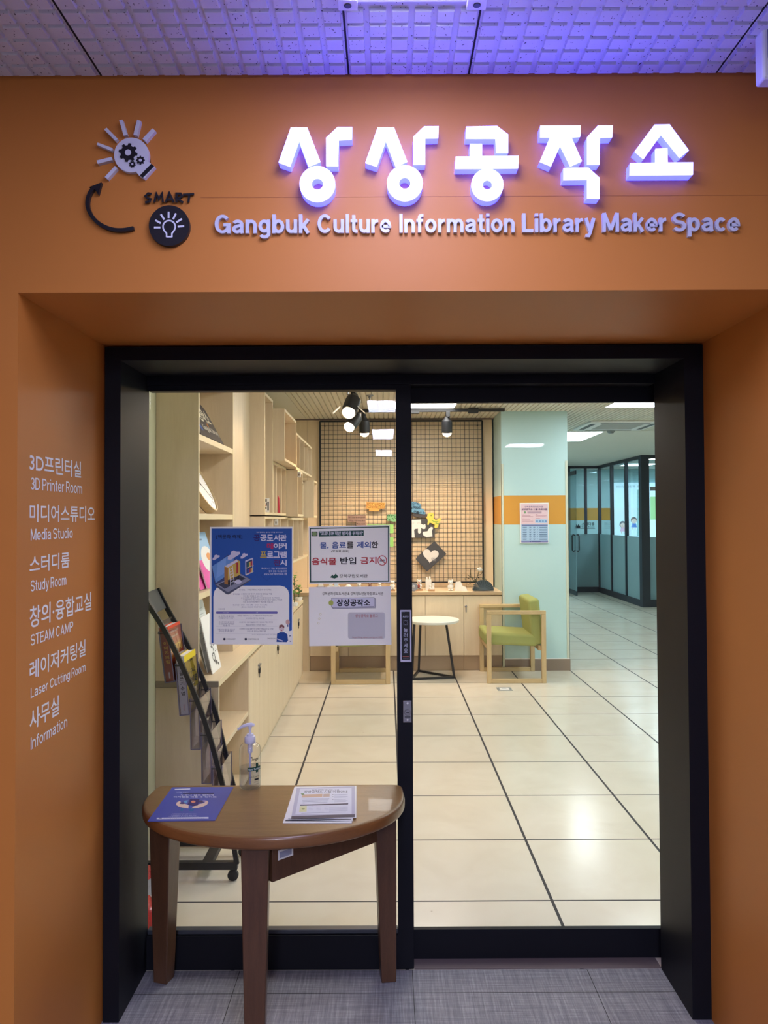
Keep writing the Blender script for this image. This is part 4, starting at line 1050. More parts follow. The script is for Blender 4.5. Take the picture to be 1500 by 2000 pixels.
# grid
g0 = at(625, 823, Y=8.46); g1 = at(944, 1137, Y=8.46)
gx0, gx1, gz0, gz1 = g0.x, g1.x, g1.z, g0.z
t = thing('grid_panel', 'large black wire grid panel on the back wall', 'wire grid', ((gx0 + gx1) / 2, 8.46, gz0))
mb = MB()
for (a, b) in (((gx0, gz0), (gx1, gz0)), ((gx1, gz0), (gx1, gz1)), ((gx1, gz1), (gx0, gz1)), ((gx0, gz1), (gx0, gz0))):
    mb.beam((a[0], 8.46, a[1]), (b[0], 8.46, b[1]), 0.018, 0.018, M_BLACK, (0, 1, 0))
mb.build('frame', t)
mb = MB()
nx, nz = 37, 36
for k in range(1, nx): x = gx0 + (gx1 - gx0) * k / nx; mb.beam((x, 8.464, gz0), (x, 8.464, gz1), 0.0042, 0.0042, M_BLACK, (0, 1, 0))
for k in range(1, nz): z = gz0 + (gz1 - gz0) * k / nz; mb.beam((gx0, 8.459, z), (gx1, 8.459, z), 0.0045, 0.0045, M_BLACK, (0, 1, 0))
tag(mb.build('wire_mesh', t, smooth=False), kind=None)
mb = MB()
for x in (gx0 + 0.05, gx1 - 0.05):
    for z in (gz0 + 0.05, gz1 - 0.05): mb.box(x - 0.006, x + 0.006, 8.46, 8.4995, z - 0.006, z + 0.006, M_BLACK)
mb.build('wall_spacers', t)

# paper cut-outs on the grid
ZP = zone(680, 960, 5.357)
def cut(name, label, pts, m, Y=8.448, th=0.004, draw=None, cat='paper cut-out'):
    mb = MB(); f = [at(*ZP(a, b), Y=Y) for a, b in pts]; mb.prism(f, [Vector((p.x, Y + th, p.z)) for p in f], m)
    if draw:
        A = Art(mb, lambda x, y, l: at(*ZP(x, y), Y=Y - 0.0008 * l)); draw(A)
    return tag(mb.build(name, smooth=False), label, cat, 'paper works on the grid')
rr = random.Random(5)
def d_or(A):
    for x0, y0, x1, y1 in ((198,118,214,140),(222,116,240,132),(202,150,240,170),(252,120,272,146),(280,126,296,150),(304,122,318,140),(326,120,340,150),(350,126,376,140),(252,156,300,172),(310,152,340,176),(352,152,378,172)):
        A.rect(x0, y0, x1, y1, (60, 44, 30)); A.rect(x0 + 3, y0 + 3, x1 - 3, y1 - 3, (236, 176, 92), 2)
cut('word_cutout', 'orange cut-out lettering high on the grid left of the stile', [(190,112),(384,116),(386,176),(330,182),(322,206),(218,204),(218,180),(192,178)], mat('orange_card', (214, 158, 84), 0.6), draw=d_or)
def d_br(A):
    for k, (x0, x1) in enumerate(((4, 176), (12, 172), (90, 176))): A.text(('책이 있는 곳 도서관에서', '희망을 이야기하는 곳에', '책으로 이끄네')[k], x0, 262 + 34 * k, x1, 278 + 34 * k, (74, 58, 58), 0.01, res=1)
cut('word_cutout', 'brown-grey cut-out with dark writing beside the notice top, on the grid', [(-6,250),(184,250),(184,318),(190,318),(190,360),(84,360),(84,318),(-6,318)], mat('brown_card', (150, 124, 116), 0.6), draw=d_br)
def d_gr(A):
    for k in range(14): A.ell(rr.uniform(410, 500), rr.uniform(240, 300), rr.uniform(4, 10), rr.uniform(3, 7), (46, 92, 62), 1 + k % 3, 9)
cut('word_cutout', 'green curly cut-out lettering on the grid, cut by the stile', [(402,270),(412,244),(440,236),(470,240),(520,236),(520,310),(470,316),(440,306),(412,308)], mat('green_card', (122, 176, 132), 0.6), draw=d_gr)
cut('green_paper', 'upper light green paper strip just right of the food notice, on the grid', [(200,346),(474,344),(474,436),(200,436)], mat('light_green_paper', (140, 196, 110), 0.6))
cut('green_paper', 'lower light green paper square just right of the food notice, on the grid', [(430,478),(474,478),(474,578),(430,578)], mat('light_green_paper', (140, 196, 110), 0.6))
def d_bl(A):
    for k in range(20): A.ring(rr.uniform(640, 750), rr.uniform(118, 178), rr.uniform(6, 12), rr.uniform(6, 11), 3, (28, 48, 70), 1 + k % 3, 10)
    for k in range(12): A.ring(rr.uniform(690, 795), rr.uniform(196, 226), rr.uniform(6, 10), rr.uniform(5, 9), 3, (28, 48, 70), 1 + k % 3, 10)
cut('word_cutout', 'blue cut-out lettering on the grid just right of the stile', [(560,104),(700,108),(756,126),(768,176),(790,190),(812,226),(800,240),(700,226),(640,206),(560,200)], mat('blue_card', (96, 150, 190), 0.6), draw=d_bl)
cut('dark_paper', 'dark grey strip between the blue lettering and the black card on the grid', [(682,226),(830,238),(826,262),(770,278),(682,256)], mat('dark_paper', (66, 64, 70), 0.6), Y=8.4535)
def d_el(A):
    w = (212, 214, 220)
    A.poly([(560,300),(760,294),(764,340),(786,348),(806,340),(812,366),(806,390),(780,392),(764,378),(762,430),(742,442),(730,428),(730,388),(700,392),(690,400),(696,482),(560,484)], w)
    A.poly([(784,420),(830,416),(842,392),(868,370),(890,378),(876,412),(882,470),(820,478),(790,462),(778,440)], w)
    A.ring(674, 330, 14, 8, 2, (150, 150, 160), 2, 12); A.ring(740, 332, 14, 8, 2, (150, 150, 160), 2, 12)
cut('animal_cutout', 'black card with white animal shapes on the grid', [(560,290),(826,290),(906,384),(906,484),(560,486)], mat('black_card', (62, 64, 72), 0.6), Y=8.4520, draw=d_el)
def d_dog(A):
    for a, b in (((862,244),(884,240)), ((872,300),(930,330)), ((890,316),(944,312)), ((900,340),(950,334))): A.line([a, b], 6, (120, 168, 84), 2)
    A.ell(868, 252, 5, 5, (60, 80, 40), 3, 10)
cut('dog_cutout', 'yellow-green dog shaped cut-out above the black card on the grid', [(822,270),(836,232),(862,220),(890,226),(900,250),(890,280),(920,300),(950,280),(970,276),(968,300),(950,330),(940,372),(920,384),(900,380),(906,350),(872,330),(850,328),(842,350),(828,346),(834,310)], mat('yellow_green_card', (206, 196, 90), 0.6), Y=8.4450, draw=d_dog)
def d_heart(A):
    pts = []
    for k in range(40):
        t_ = 2 * PI * k / 40; x = 16 * math.sin(t_) ** 3; y = 13 * math.cos(t_) - 5 * math.cos(2 * t_) - 2 * math.cos(3 * t_) - math.cos(4 * t_)
        a = 0.12; pts.append((862 + 5.2 * (x * math.cos(a) + y * math.sin(a) * 0.9), 668 - 5.0 * (y * math.cos(a) - x * math.sin(a))))
    A.poly(pts, (208, 208, 212))
    for k in range(4): A.ring(880 + 10 * k, 704 + (k % 2) * 10, 10, 12, 3, (160, 160, 170), 2, 10)
cut('heart_card', 'tilted dark card with a big white heart on the grid', [(706,706),(722,690),(722,684),(890,530),(910,526),(1030,654),(826,838)], mat('black_card', (62, 64, 72), 0.6), draw=d_heart)

# ---------------- figures on the counter
ZFg = ZT + 0.0006; GF = 'small printed figures on the counter'
def fig_x(px, Y): return (px - 755) * Y / F_PX
M_BASE = mat('wood_base', (176, 140, 104), 0.6)
M_RED = mat('red_brown', (150, 72, 60), 0.6)
def base(t, x, y, w=0.055, h=0.018):
    mb = MB(); mb.box(x - w / 2, x + w / 2, y - 0.025, y + 0.025, ZFg, ZFg + h, M_BASE); mb.build('base', t, bevel=0.001); return ZFg + h
def fig(name, label, px, Y=8.10):
    x = fig_x(px, Y); return thing(name, label, 'figure', (x, Y, ZFg), GF), x, Y
def critter(t, x, y, z, s, m, m2=None, ears='round'):
    mb = MB(); mb.ball((x, y, z + 0.35 * s), (0.28 * s, 0.24 * s, 0.36 * s), m); mb.ball((x - 0.16 * s, y - 0.14 * s, z + 0.09 * s), (0.11 * s, 0.15 * s, 0.09 * s), m); mb.ball((x + 0.16 * s, y - 0.14 * s, z + 0.09 * s), (0.11 * s, 0.15 * s, 0.09 * s), m)
    mb.ball((x - 0.24 * s, y - 0.10 * s, z + 0.40 * s), (0.08 * s, 0.08 * s, 0.17 * s), m); mb.ball((x + 0.24 * s, y - 0.10 * s, z + 0.40 * s), (0.08 * s, 0.08 * s, 0.17 * s), m); mb.build('body', t)
    mb = MB(); mb.ball((x, y, z + 0.84 * s), (0.27 * s, 0.24 * s, 0.24 * s), m); mb.ball((x, y - 0.20 * s, z + 0.78 * s), (0.11 * s, 0.10 * s, 0.08 * s), m2 or m)
    for sx_ in (-1, 1):
        if ears == 'round': mb.ball((x + sx_ * 0.19 * s, y, z + 1.05 * s), (0.09 * s, 0.05 * s, 0.10 * s), m)
        else: mb.lathe((x + sx_ * 0.17 * s, y, z + 0.98 * s), [(0.09 * s, 0), (0.05 * s, 0.14 * s), (0.0, 0.26 * s)], m, 10)
    mb.build('head', t)
    mb = MB()
    for sx_ in (-1, 1): mb.ball((x + sx_ * 0.10 * s, y - 0.225 * s, z + 0.90 * s), 0.028 * s, M_BLACK, 8)
    mb.build('eyes', t)
t, x, y = fig('toy_car', 'small dark toy car leftmost in the gap between the two right posters', 626, 8.06)
mb = MB(); mb.box(x - 0.045, x + 0.045, y - 0.02, y + 0.02, ZFg + 0.012, ZFg + 0.05, mat('dark_toy', (70, 74, 84), 0.5)); mb.hexa([(x - 0.03, y - 0.018, ZFg + 0.05), (x + 0.03, y - 0.018, ZFg + 0.05), (x + 0.03, y + 0.018, ZFg + 0.05), (x - 0.03, y + 0.018, ZFg + 0.05)], [(x - 0.02, y - 0.016, ZFg + 0.085), (x + 0.02, y - 0.016, ZFg + 0.085), (x + 0.02, y + 0.016, ZFg + 0.085), (x - 0.02, y + 0.016, ZFg + 0.085)], M_PLASTER3D); mb.build('body', t, bevel=0.003)
for sx_ in (-1, 1):
    mb = MB(); mb.lathe((x + sx_ * 0.028, y + 0.022, ZFg + 0.013), [(0.013, 0), (0.013, 0.044)], M_BLACK, 14, Matrix.Rotation(PI / 2, 3, 'X')); mb.build('wheels', t)
t, x, y = fig('model_house', 'white blocky model, second from left in the gap between the right posters', 651, 8.06)
mb = MB(); mb.box(x - 0.06, x + 0.06, y - 0.03, y + 0.03, ZFg, ZFg + 0.06, M_PLASTER3D); mb.box(x - 0.045, x - 0.01, y - 0.02, y + 0.02, ZFg + 0.06, ZFg + 0.085, M_PLASTER3D); mb.box(x + 0.01, x + 0.05, y - 0.02, y + 0.02, ZFg + 0.06, ZFg + 0.09, mat('pale_blue_print', (186, 204, 224), 0.6)); mb.build('blocks', t, bevel=0.002)
t, x, y = fig('dome_model', 'low white dome, third from left in the gap between the right posters', 680, 8.06)
mb = MB(); mb.lathe((x, y, ZFg), [(0.045, 0), (0.045, 0.03), (0.035, 0.055), (0.015, 0.07), (0, 0.073)], M_PLASTER3D, 24); mb.build('dome', t)
t, x, y = fig('bear_figure', 'slim white figure, fourth from left in the gap between the right posters', 701, 8.08); critter(t, x, y, ZFg, 0.085, M_PLASTER3D)
t, x, y = fig('cat_figure', 'white and brown figure, fifth from left in the gap between the right posters', 722, 8.08); critter(t, x, y, base(t, x, y), 0.072, mat('brown_print', (128, 92, 72), 0.6), M_PLASTER3D, 'pointed')
t, x, y = fig('bird_figure', 'small pale round figure, right end of the gap between the right posters', 741, 8.08); critter(t, x, y, base(t, x, y, 0.05), 0.068, M_PLASTER3D)
t, x, y = fig('bear_figure', 'white bear-like figure in the narrow gap left of the door stile', 766, 8.06); critter(t, x, y, base(t, x, y), 0.085, M_PLASTER3D, mat('tan_print', (206, 176, 120), 0.6))
t, x, y = fig('disc_plaque', 'round grey medal-like plaque just right of the door stile', 807, 8.02)
mb = MB(); Mq2 = Matrix.Rotation(PI / 2 - 0.2, 3, 'X'); mb.lathe((x, y, ZFg + 0.046), [(0.044, 0), (0.044, 0.008), (0.038, 0.010), (0.036, 0.008)], mat('grey_disc', (120, 124, 134), 0.5), 30, Mq2); mb.ball((x, y - 0.007, ZFg + 0.048), (0.016, 0.005, 0.020), mat('pale_disc', (170, 174, 182), 0.5), 12); mb.build('disc', t)
mb = MB(); mb.beam((x, y + 0.006, ZFg + 0.06), (x, y + 0.04, ZFg + 0.002), 0.01, 0.003, M_BLACK); mb.build('stand', t)
t, x, y = fig('puppy_figure', 'white and red-brown figure on a wooden base, right of the grey plaque', 818, 8.10); critter(t, x, y, base(t, x, y, 0.07), 0.088, M_PLASTER3D, M_RED)
mb = MB(); mb.ball((x - 0.006, y - 0.025, ZFg + 0.05), (0.016, 0.010, 0.020), M_RED, 10); mb.build('bib', t)
t, x, y = fig('tower_model', 'tall white castle-like tower in the middle of the counter figures', 836, 8.16)
mb = MB(); mb.box(x - 0.03, x + 0.03, y - 0.02, y + 0.02, ZFg, ZFg + 0.11, M_PLASTER3D); mb.box(x - 0.025, x - 0.008, y - 0.015, y + 0.015, ZFg + 0.11, ZFg + 0.135, M_PLASTER3D); mb.box(x + 0.006, x + 0.022, y - 0.015, y + 0.015, ZFg + 0.11, ZFg + 0.128, M_PLASTER3D); mb.lathe((x + 0.014, y, ZFg + 0.128), [(0.010, 0), (0.006, 0.012), (0, 0.018)], M_PLASTER3D, 10); mb.build('tower', t, bevel=0.002)
t, x, y = fig('chess_figure', 'small white piled figure on a wooden base, before the tall white tower', 842, 8.06)
zb_ = base(t, x, y, 0.065); mb = MB(); mb.lathe((x - 0.012, y, zb_), [(0.016, 0), (0.016, 0.012), (0.010, 0.02), (0.013, 0.04), (0.008, 0.05), (0, 0.052)], M_PLASTER3D, 16); mb.lathe((x + 0.016, y, zb_), [(0.014, 0), (0.014, 0.02), (0.010, 0.03), (0.014, 0.05), (0.014, 0.062), (0, 0.064)], M_PLASTER3D, 16); mb.build('pieces', t)
t, x, y = fig('fox_figure', 'white pointed-ear figure left of the white angular block', 879, 8.10); critter(t, x, y, ZFg, 0.10, M_PLASTER3D, None, 'pointed')
t, x, y = fig('facet_block', 'white angular faceted block left of the fanned book', 896, 8.10)
mb = MB(); b_ = [(x - 0.05, y - 0.03, ZFg), (x + 0.06, y - 0.03, ZFg), (x + 0.05, y + 0.03, ZFg), (x - 0.045, y + 0.03, ZFg)]
mb.hexa(b_, [(x - 0.04, y - 0.028, ZFg + 0.09), (x + 0.012, y - 0.025, ZFg + 0.098), (x + 0.01, y + 0.02, ZFg + 0.095), (x - 0.03, y + 0.02, ZFg + 0.09)], M_PLASTER3D)
mb.hexa([(x + 0.02, y - 0.045, ZFg), (x + 0.085, y - 0.045, ZFg), (x + 0.08, y - 0.005, ZFg), (x + 0.02, y - 0.005, ZFg)], [(x + 0.025, y - 0.04, ZFg + 0.05), (x + 0.06, y - 0.042, ZFg + 0.044), (x + 0.06, y - 0.008, ZFg + 0.04), (x + 0.025, y - 0.008, ZFg + 0.05)], M_PLASTER3D)
mb.build('block', t, smooth=False)
# fanned book
x, y = fig_x(943, 8.02), 8.04
t = thing('fanned_book', 'dark teal book folded into a half-round fan at the right end of the counter', 'book', (x, y, ZFg))
mb = MB()
for k in range(27):
    a = PI * (k + 0.5) / 27; r = 0.105
    p = Vector((math.cos(a) * r, 0, math.sin(a) * r)); n = Vector((-math.sin(a), 0, math.cos(a)))
    c = Vector((x, y, ZFg + 0.006))
    mb.hexa([c + Vector((0, -0.04, 0)) - n * 0.001, c + Vector((0, 0.04, 0)) - n * 0.001, c + Vector((0, 0.04, 0)) + n * 0.001, c + Vector((0, -0.04, 0)) + n * 0.001],
            [c + p + Vector((0, -0.045, 0)) - n * 0.004, c + p + Vector((0, 0.045, 0)) - n * 0.004, c + p * 1.03 + Vector((0, 0.045, 0)) + n * 0.003, c + p * 1.03 + Vector((0, -0.045, 0)) + n * 0.003], mat('teal_pages_%d' % (k % 2), ((84, 100, 108), (60, 74, 84))[k % 2], 0.7))
mb.build('pages', t, smooth=False)
# twigs with a cotton flower
x, y = fig_x(925, 8.16), 8.18
t = thing('twig_arrangement', 'dry twigs with one white cotton flower behind the fanned book', 'plant', (x, y, ZFg))
tw = []
for a in ([(0.02, 0, 0), (0.015, 0, 0.09), (0.04, -0.01, 0.15), (0.06, 0, 0.22)], [(0.015, 0, 0.08), (-0.03, 0, 0.13), (-0.07, -0.01, 0.16)], [(-0.03, 0, 0.13), (-0.035, 0.01, 0.19), (-0.03, 0, 0.22)], [(0.04, -0.01, 0.15), (0.075, 0, 0.16), (0.09, 0, 0.19)], [(-0.03, 0, 0.13), (-0.06, 0, 0.12), (-0.085, 0, 0.14)]):
    mb = MB(); mb.tube([Vector((x, y, ZFg)) + Vector(p) for p in a], [0.004] * (len(a) - 1) + [0.002], mat('twig', (84, 78, 58), 0.8), 6); mb.build('twig', t)
mb = MB()
for dx, dz in ((0.045, 0.215), (0.065, 0.225), (0.06, 0.205), (0.078, 0.212)): mb.ball((x + dx, y - 0.01, ZFg + dz), 0.014, M_PLASTER3D, 10)
mb.build('cotton_flower', t)
mb = MB(); rr = random.Random(2)
for k in range(26):
    c = Vector((x + rr.uniform(-0.09, 0.14), y + rr.uniform(-0.02, 0.03), ZFg + rr.uniform(0.05, 0.12))); d = Vector((rr.uniform(-1, 1), rr.uniform(-0.4, 0.4), rr.uniform(0, 1))).normalized() * 0.022; s_ = d.cross(Vector((0, 1, 0.2))).normalized() * 0.006
    mb.add([c, c + d * .5 + s_, c + d, c + d * .5 - s_], [(0, 1, 2, 3)], mat('grey_green_leaf', (92, 108, 84), 0.7))
mb.build('leaves', t, smooth=False)

# ---------------- round table
cx, cy_ = 0.445, 7.655; zt = 0.565
t = thing('round_table', 'round white table with black wire legs between the two armchairs', 'table', (cx, cy_, 0))
mb = MB(); mb.lathe((cx, cy_, 0), [(0.0, zt - 0.030), (0.245, zt - 0.030), (0.256, zt - 0.026), (0.262, zt - 0.006), (0.258, zt), (0.0, zt)], mat('white_table_top', (226, 230, 226), 0.35), 64); mb.build('table_top', t)
F3 = [Vector((0.650, 7.575, 0.012)), Vector((0.318, 7.905, 0.012)), Vector((0.235, 7.50, 0.012))]
T3 = [Vector((0.575, 7.60, zt - 0.03)), Vector((0.335, 7.78, zt - 0.03)), Vector((0.265, 7.57, zt - 0.03))]
for a, b in zip(F3, T3): mb = MB(); mb.beam(a, b, 0.020, 0.020, M_BLACK); mb.build('leg', t)
for i in range(3): mb = MB(); mb.beam(F3[i], F3[(i + 1) % 3], 0.020, 0.020, M_BLACK); mb.build('foot_rail', t)

# ---------------- armchairs
def make_chair(label, cx, cy):
    t = thing('armchair', label, 'armchair', (0, 0, 0), 'green armchairs at the round table')
    W2, D2, w = 0.278, 0.285, 0.042
    for s in (-1, 1):
        y0, y1 = (s * D2 - w / 2 - 0 * s, s * D2 + w / 2)
        for sx_ in (-1, 1):
            x0, x1 = sorted((sx_ * W2, sx_ * (W2 - w))); mb = MB(); mb.box(x0, x1, y0, y1, 0.042 * 0 + 0.0, 0.645, M_OAKZ); mb.build('leg', t, bevel=0.003)
        mb = MB(); mb.box(-W2, W2, y0 - 0.001, y1 + 0.001, 0.645, 0.678, M_OAKX); mb.build('armrest', t, bevel=0.003)
        mb = MB(); mb.box(-W2 + w, W2 - w, y0 + 0.001, y1 - 0.001, 0.0, 0.040, M_OAKX); mb.build('floor_rail', t, bevel=0.003)
    for x in (-W2 + 0.03, W2 - 0.05):
        mb = MB(); mb.box(x - 0.016, x + 0.016, -D2 + w / 2, D2 - w / 2, 0.30, 0.345, M_OAKX); mb.build('seat_rail', t, bevel=0.002)
    mb = MB(); mb.hexa([(-W2 - 0.015, -D2 + 0.024, 0.355), (W2 - 0.07, -D2 + 0.024, 0.335), (W2 - 0.07, D2 - 0.024, 0.335), (-W2 - 0.015, D2 - 0.024, 0.355)],
                       [(-W2 - 0.015, -D2 + 0.024, 0.475), (W2 - 0.07, -D2 + 0.024, 0.445), (W2 - 0.07, D2 - 0.024, 0.445), (-W2 - 0.015, D2 - 0.024, 0.475)], M_GREEN); mb.build('seat_cushion', t, bevel=0.028, segs=4)
    mb = MB(); mb.hexa([(W2 - 0.115, -D2 + 0.024, 0.345), (W2 - 0.010, -D2 + 0.024, 0.355), (W2 - 0.010, D2 - 0.024, 0.355), (W2 - 0.115, D2 - 0.024, 0.345)],
                       [(W2 - 0.165, -D2 + 0.024, 0.775), (W2 - 0.055, -D2 + 0.024, 0.790), (W2 - 0.055, D2 - 0.024, 0.790), (W2 - 0.165, D2 - 0.024, 0.775)], M_GREEN); mb.build('back_cushion', t, bevel=0.028, segs=4)
    t.location = (cx, cy, 0)
    return t
ch = make_chair('green armchair with oak frame right of the round table, before the green pillar', 1.217, 7.640)
c2 = copy_tree(ch); c2.location = (-0.250, 7.628, 0); c2.rotation_euler = (0, 0, PI)
c2['label'] = 'oak-framed armchair left of the round table, mostly behind the posters'

# floor socket cover, ceiling details
a = at(985, 1346, Z=0)
t = thing('floor_box', 'small square metal floor socket cover in front of the green chair', 'floor socket', (a.x, a.y, 0))
mb = MB(); mb.box(a.x - 0.066, a.x + 0.066, a.y - 0.066, a.y + 0.066, 0.0004, 0.004, mat('grey_floor_metal', (150, 158, 164), 0.4, 0.3)); mb.build('cover_frame', t, bevel=0.001)
mb = MB(); mb.box(a.x - 0.042, a.x + 0.042, a.y - 0.042, a.y + 0.042, 0.004, 0.0048, M_WHITE); mb.box(a.x - 0.02, a.x + 0.02, a.y + 0.0, a.y + 0.025, 0.0048, 0.0055, mat('grey_floor_metal2', (176, 180, 184), 0.4)); mb.build('lid', t)
def ceil_unit():
    c = at(1190, 829, Z=CEIL_IN); c = Vector((2.72, 9.15, CEIL_IN))
    t = thing('ceiling_air_conditioner', 'flat square air conditioner in the ceiling right of the pillar', 'air conditioner', c)
    mb = MB(); mb.box(c.x - 0.42, c.x + 0.42, c.y - 0.42, c.y + 0.42, CEIL_IN - 0.022, CEIL_IN - 0.0003, M_WHITE); mb.build('panel', t, bevel=0.006)
    for sx_, sy_, wx, wy in ((0, 1, 0.28, 0.03), (0, -1, 0.28, 0.03), (1, 0, 0.03, 0.28), (-1, 0, 0.03, 0.28)):
        mb = MB(); mb.box(c.x + sx_ * 0.35 - wx, c.x + sx_ * 0.35 + wx, c.y + sy_ * 0.35 - wy, c.y + sy_ * 0.35 + wy, CEIL_IN - 0.024, CEIL_IN - 0.0225, mat('vent_grey', (90, 94, 98), 0.6)); mb.build('air_slot', t)
    mb = MB()
    for k in range(9): mb.box(c.x - 0.24, c.x + 0.24, c.y - 0.24 + 0.056 * k, c.y - 0.215 + 0.056 * k, CEIL_IN - 0.026, CEIL_IN - 0.0225, mat('vent_pale', (176, 180, 180), 0.6))
    mb.build('grille', t)
ceil_unit()
p = at(722, 772, Z=CEIL_IN)
t = thing('sprinkler', 'small sprinkler head under the hall ceiling beside the nearest spotlight', 'sprinkler', (p.x, p.y, CEIL_IN))
mb = MB(); mb.lathe((p.x, p.y, CEIL_IN), [(0.035, -0.0005), (0.030, -0.008), (0.012, -0.010), (0.012, -0.025), (0.006, -0.030), (0.006, -0.045), (0.022, -0.046), (0.022, -0.049), (0, -0.05)], M_STEEL, 20); mb.build('head', t)
p = at(1193, 840, Z=CEIL_IN - 0.004)
t = thing('smoke_detector', 'small round smoke detector on the far ceiling right of the pillar', 'smoke detector', (p.x, p.y, CEIL_IN - 0.004))
mb = MB(); mb.lathe((p.x, p.y, CEIL_IN - 0.0045), [(0.05, 0), (0.05, -0.02), (0.03, -0.04), (0, -0.042)], mat('detector_grey', (120, 124, 126), 0.5), 20); mb.build('body', t)
# poster on the pillar
Z6 = zone(1000, 970, 16.667); YP = 7.9488
t = thing('pillar_poster', 'framed pink and blue programme poster on the green pillar', 'poster', at(1044, 1062, Y=7.95))
c = [(252, 205), (1192, 195), (1192, 1512), (275, 1520)]
f = [at(*Z6(a, b), Y=7.938) for a, b in c]
mb = MB(); mb.prism(f, [Vector((q_.x, 7.9498, q_.z)) for q_ in f], M_WHITE); mb.build('frame', t, smooth=False)
mb = MB(); A = Art(mb, lambda x, y, l: at(*Z6(x, y), Y=7.9376 - 0.0006 * l))
A.poly([(285, 235), (1165, 228), (1168, 900), (296, 905)], (226, 196, 206)); A.poly([(296, 905), (1168, 900), (1172, 1430), (300, 1432)], (168, 196, 226)); A.poly([(300, 1432), (1172, 1430), (1174, 1488), (300, 1492)], (128, 132, 184), 2)
A.text('강북문화정보도서관', 410, 306, 1015, 356, (92, 70, 130), 0.01); A.text('상상공작소 11월 프로그램', 318, 378, 1135, 440, (92, 60, 120), 0.02)
for k in range(3): A.rect(500, 478 + 26 * k, 960, 490 + 26 * k, (150, 120, 150), 2)
A.ell(420, 512, 34, 38, (130, 170, 130), 2)
for y_, x0_, x1_ in ((590, 318, 385), (620, 330, 600), (648, 330, 690), (722, 318, 385), (755, 330, 590), (800, 330, 690), (580, 765, 835), (622, 765, 1130), (652, 765, 1090), (712, 765, 915)): A.rect(x0_, y_ - 5, x1_, y_ + 7, (178, 120, 140), 2)
A.rect(755, 740, 1140, 858, (168, 200, 232), 2, 20)
for k in range(4): A.ell(815 + 95 * k, 800, 32, 28, (120, 150, 200), 3)
A.rect(318, 915, 1160, 948, (110, 116, 170), 3)
for r_ in range(6):
    yy = 990 + 76 * r_
    for x0_, x1_ in ((345, 485), (560, 630), (690, 760), (820, 845), (885, 1145)):
        A.rect(x0_, yy, x1_, yy + 14, (96, 120, 160), 3); A.rect(x0_ + 8, yy + 24, x1_ - 12, yy + 36, (96, 120, 160), 3)
A.rect(640, 1454, 930, 1474, (70, 76, 130), 3); A.poly([(570, 1476), (598, 1446), (628, 1476)], (70, 76, 130), 3)
mb.build('print', t, smooth=False)

# ---------------- study room partitions
def pane(mb, x0, x1, y0, y1, z0, z1, m): mb.box(x0, x1, y0, y1, z0, z1, m)
M_PF = mat('dark_partition_frame', (44, 48, 58), 0.45)
XQ = 4.43; YN = 13.5; YF = 16.28; ZH = 2.640; ZF = 1.215
t = thing('wall_partition', None, None, (XQ, 15, 0)); struct(t)
ys = [YN + 0.06, 14.45, 15.38, YF]
mb = MB(); mb.box(XQ, XQ + 0.06, YN, YF, ZH - 0.06, ZH, M_PF); mb.box(XQ, XQ + 0.06, YN, YF, 0, 0.11, M_PF)
mb.box(XQ - 0.005, XQ + 0.135, YN - 0.005, YN + 0.14, 0, ZH, M_PF); mb.build('frame', t)
for y_ in ys[1:]: mb = MB(); mb.box(XQ, XQ + 0.06, y_ - 0.03, y_ + 0.03, 0.11, ZH - 0.06, M_PF); mb.build('mullion', t)
for a, b in zip(ys, ys[1:]):
    mb = MB(); pane(mb, XQ + 0.026, XQ + 0.034, a, b, ZF, ZH - 0.06, M_GLASS2); mb.build('clear_glass', t)
    mb = MB(); pane(mb, XQ + 0.026, XQ + 0.034, a, b, 0.11, ZF, M_FROST); mb.build('frosted_glass', t)
t = thing('wall_partition_far', None, None, (3.2, YF, 0)); struct(t)
mb = MB(); mb.box(1.86, XQ, YF, YF + 0.06, ZH - 0.05, ZH, M_PF); mb.box(3.84, XQ, YF, YF + 0.06, 0, 0.11, M_PF); mb.box(1.86, 2.95, YF, YF + 0.06, 0, 0.11, M_PF)
mb.box(3.80, 3.85, YF, YF + 0.06, 0, ZH, M_PF); mb.box(2.92, 2.97, YF, YF + 0.06, 0, ZH, M_PF); mb.build('frame', t)
mb = MB(); a = at(1142, 990, Y=YF); b = at(1147, 990, Y=YF); mb.box(a.x, b.x, YF + 0.01, YF + 0.05, ZF, ZH - 0.05, M_PF); mb.build('mullion', t)
mb = MB(); pane(mb, 3.85, XQ, YF + 0.026, YF + 0.034, ZF, ZH - 0.05, M_GLASS2); mb.build('clear_glass', t)
mb = MB(); pane(mb, 3.85, XQ, YF + 0.026, YF + 0.034, 0.11, ZF, M_FROST); mb.build('frosted_glass', t)
mb = MB(); A = Art(mb, lambda x, y, l: at(x, y, Y=YF + 0.024 - 0.001 * l))
A.text('스터디룸', 1136, 1020.5, 1161, 1026.5, (36, 40, 52), 0.02); A.text('Study Room', 1136, 1027.8, 1161, 1031, (36, 40, 52), 0.01); A.rect(1122, 1032.2, 1162, 1032.8, (36, 40, 52), 2)
A.poly([(1122, 1031.5), (1126, 1024), (1128, 1027), (1130, 1023), (1131, 1027), (1133, 1026), (1133.5, 1031.5)], (36, 40, 52), 2); mb.build('lettering', t, smooth=False)
t = thing('door_3', None, None, (3.78, 15.45, 0)); struct(t)
XD = 3.77
mb = MB(); mb.box(XD - 0.012, XD + 0.012, 15.46, 16.22, 0.012, 0.10, M_PF); mb.box(XD - 0.012, XD + 0.012, 15.46, 16.22, 2.42, 2.50, M_PF); mb.build('door_rail', t)
mb = MB(); pane(mb, XD - 0.005, XD + 0.005, 15.46, 16.22, 0.10, ZF, M_FROST); mb.build('frosted_glass', t)
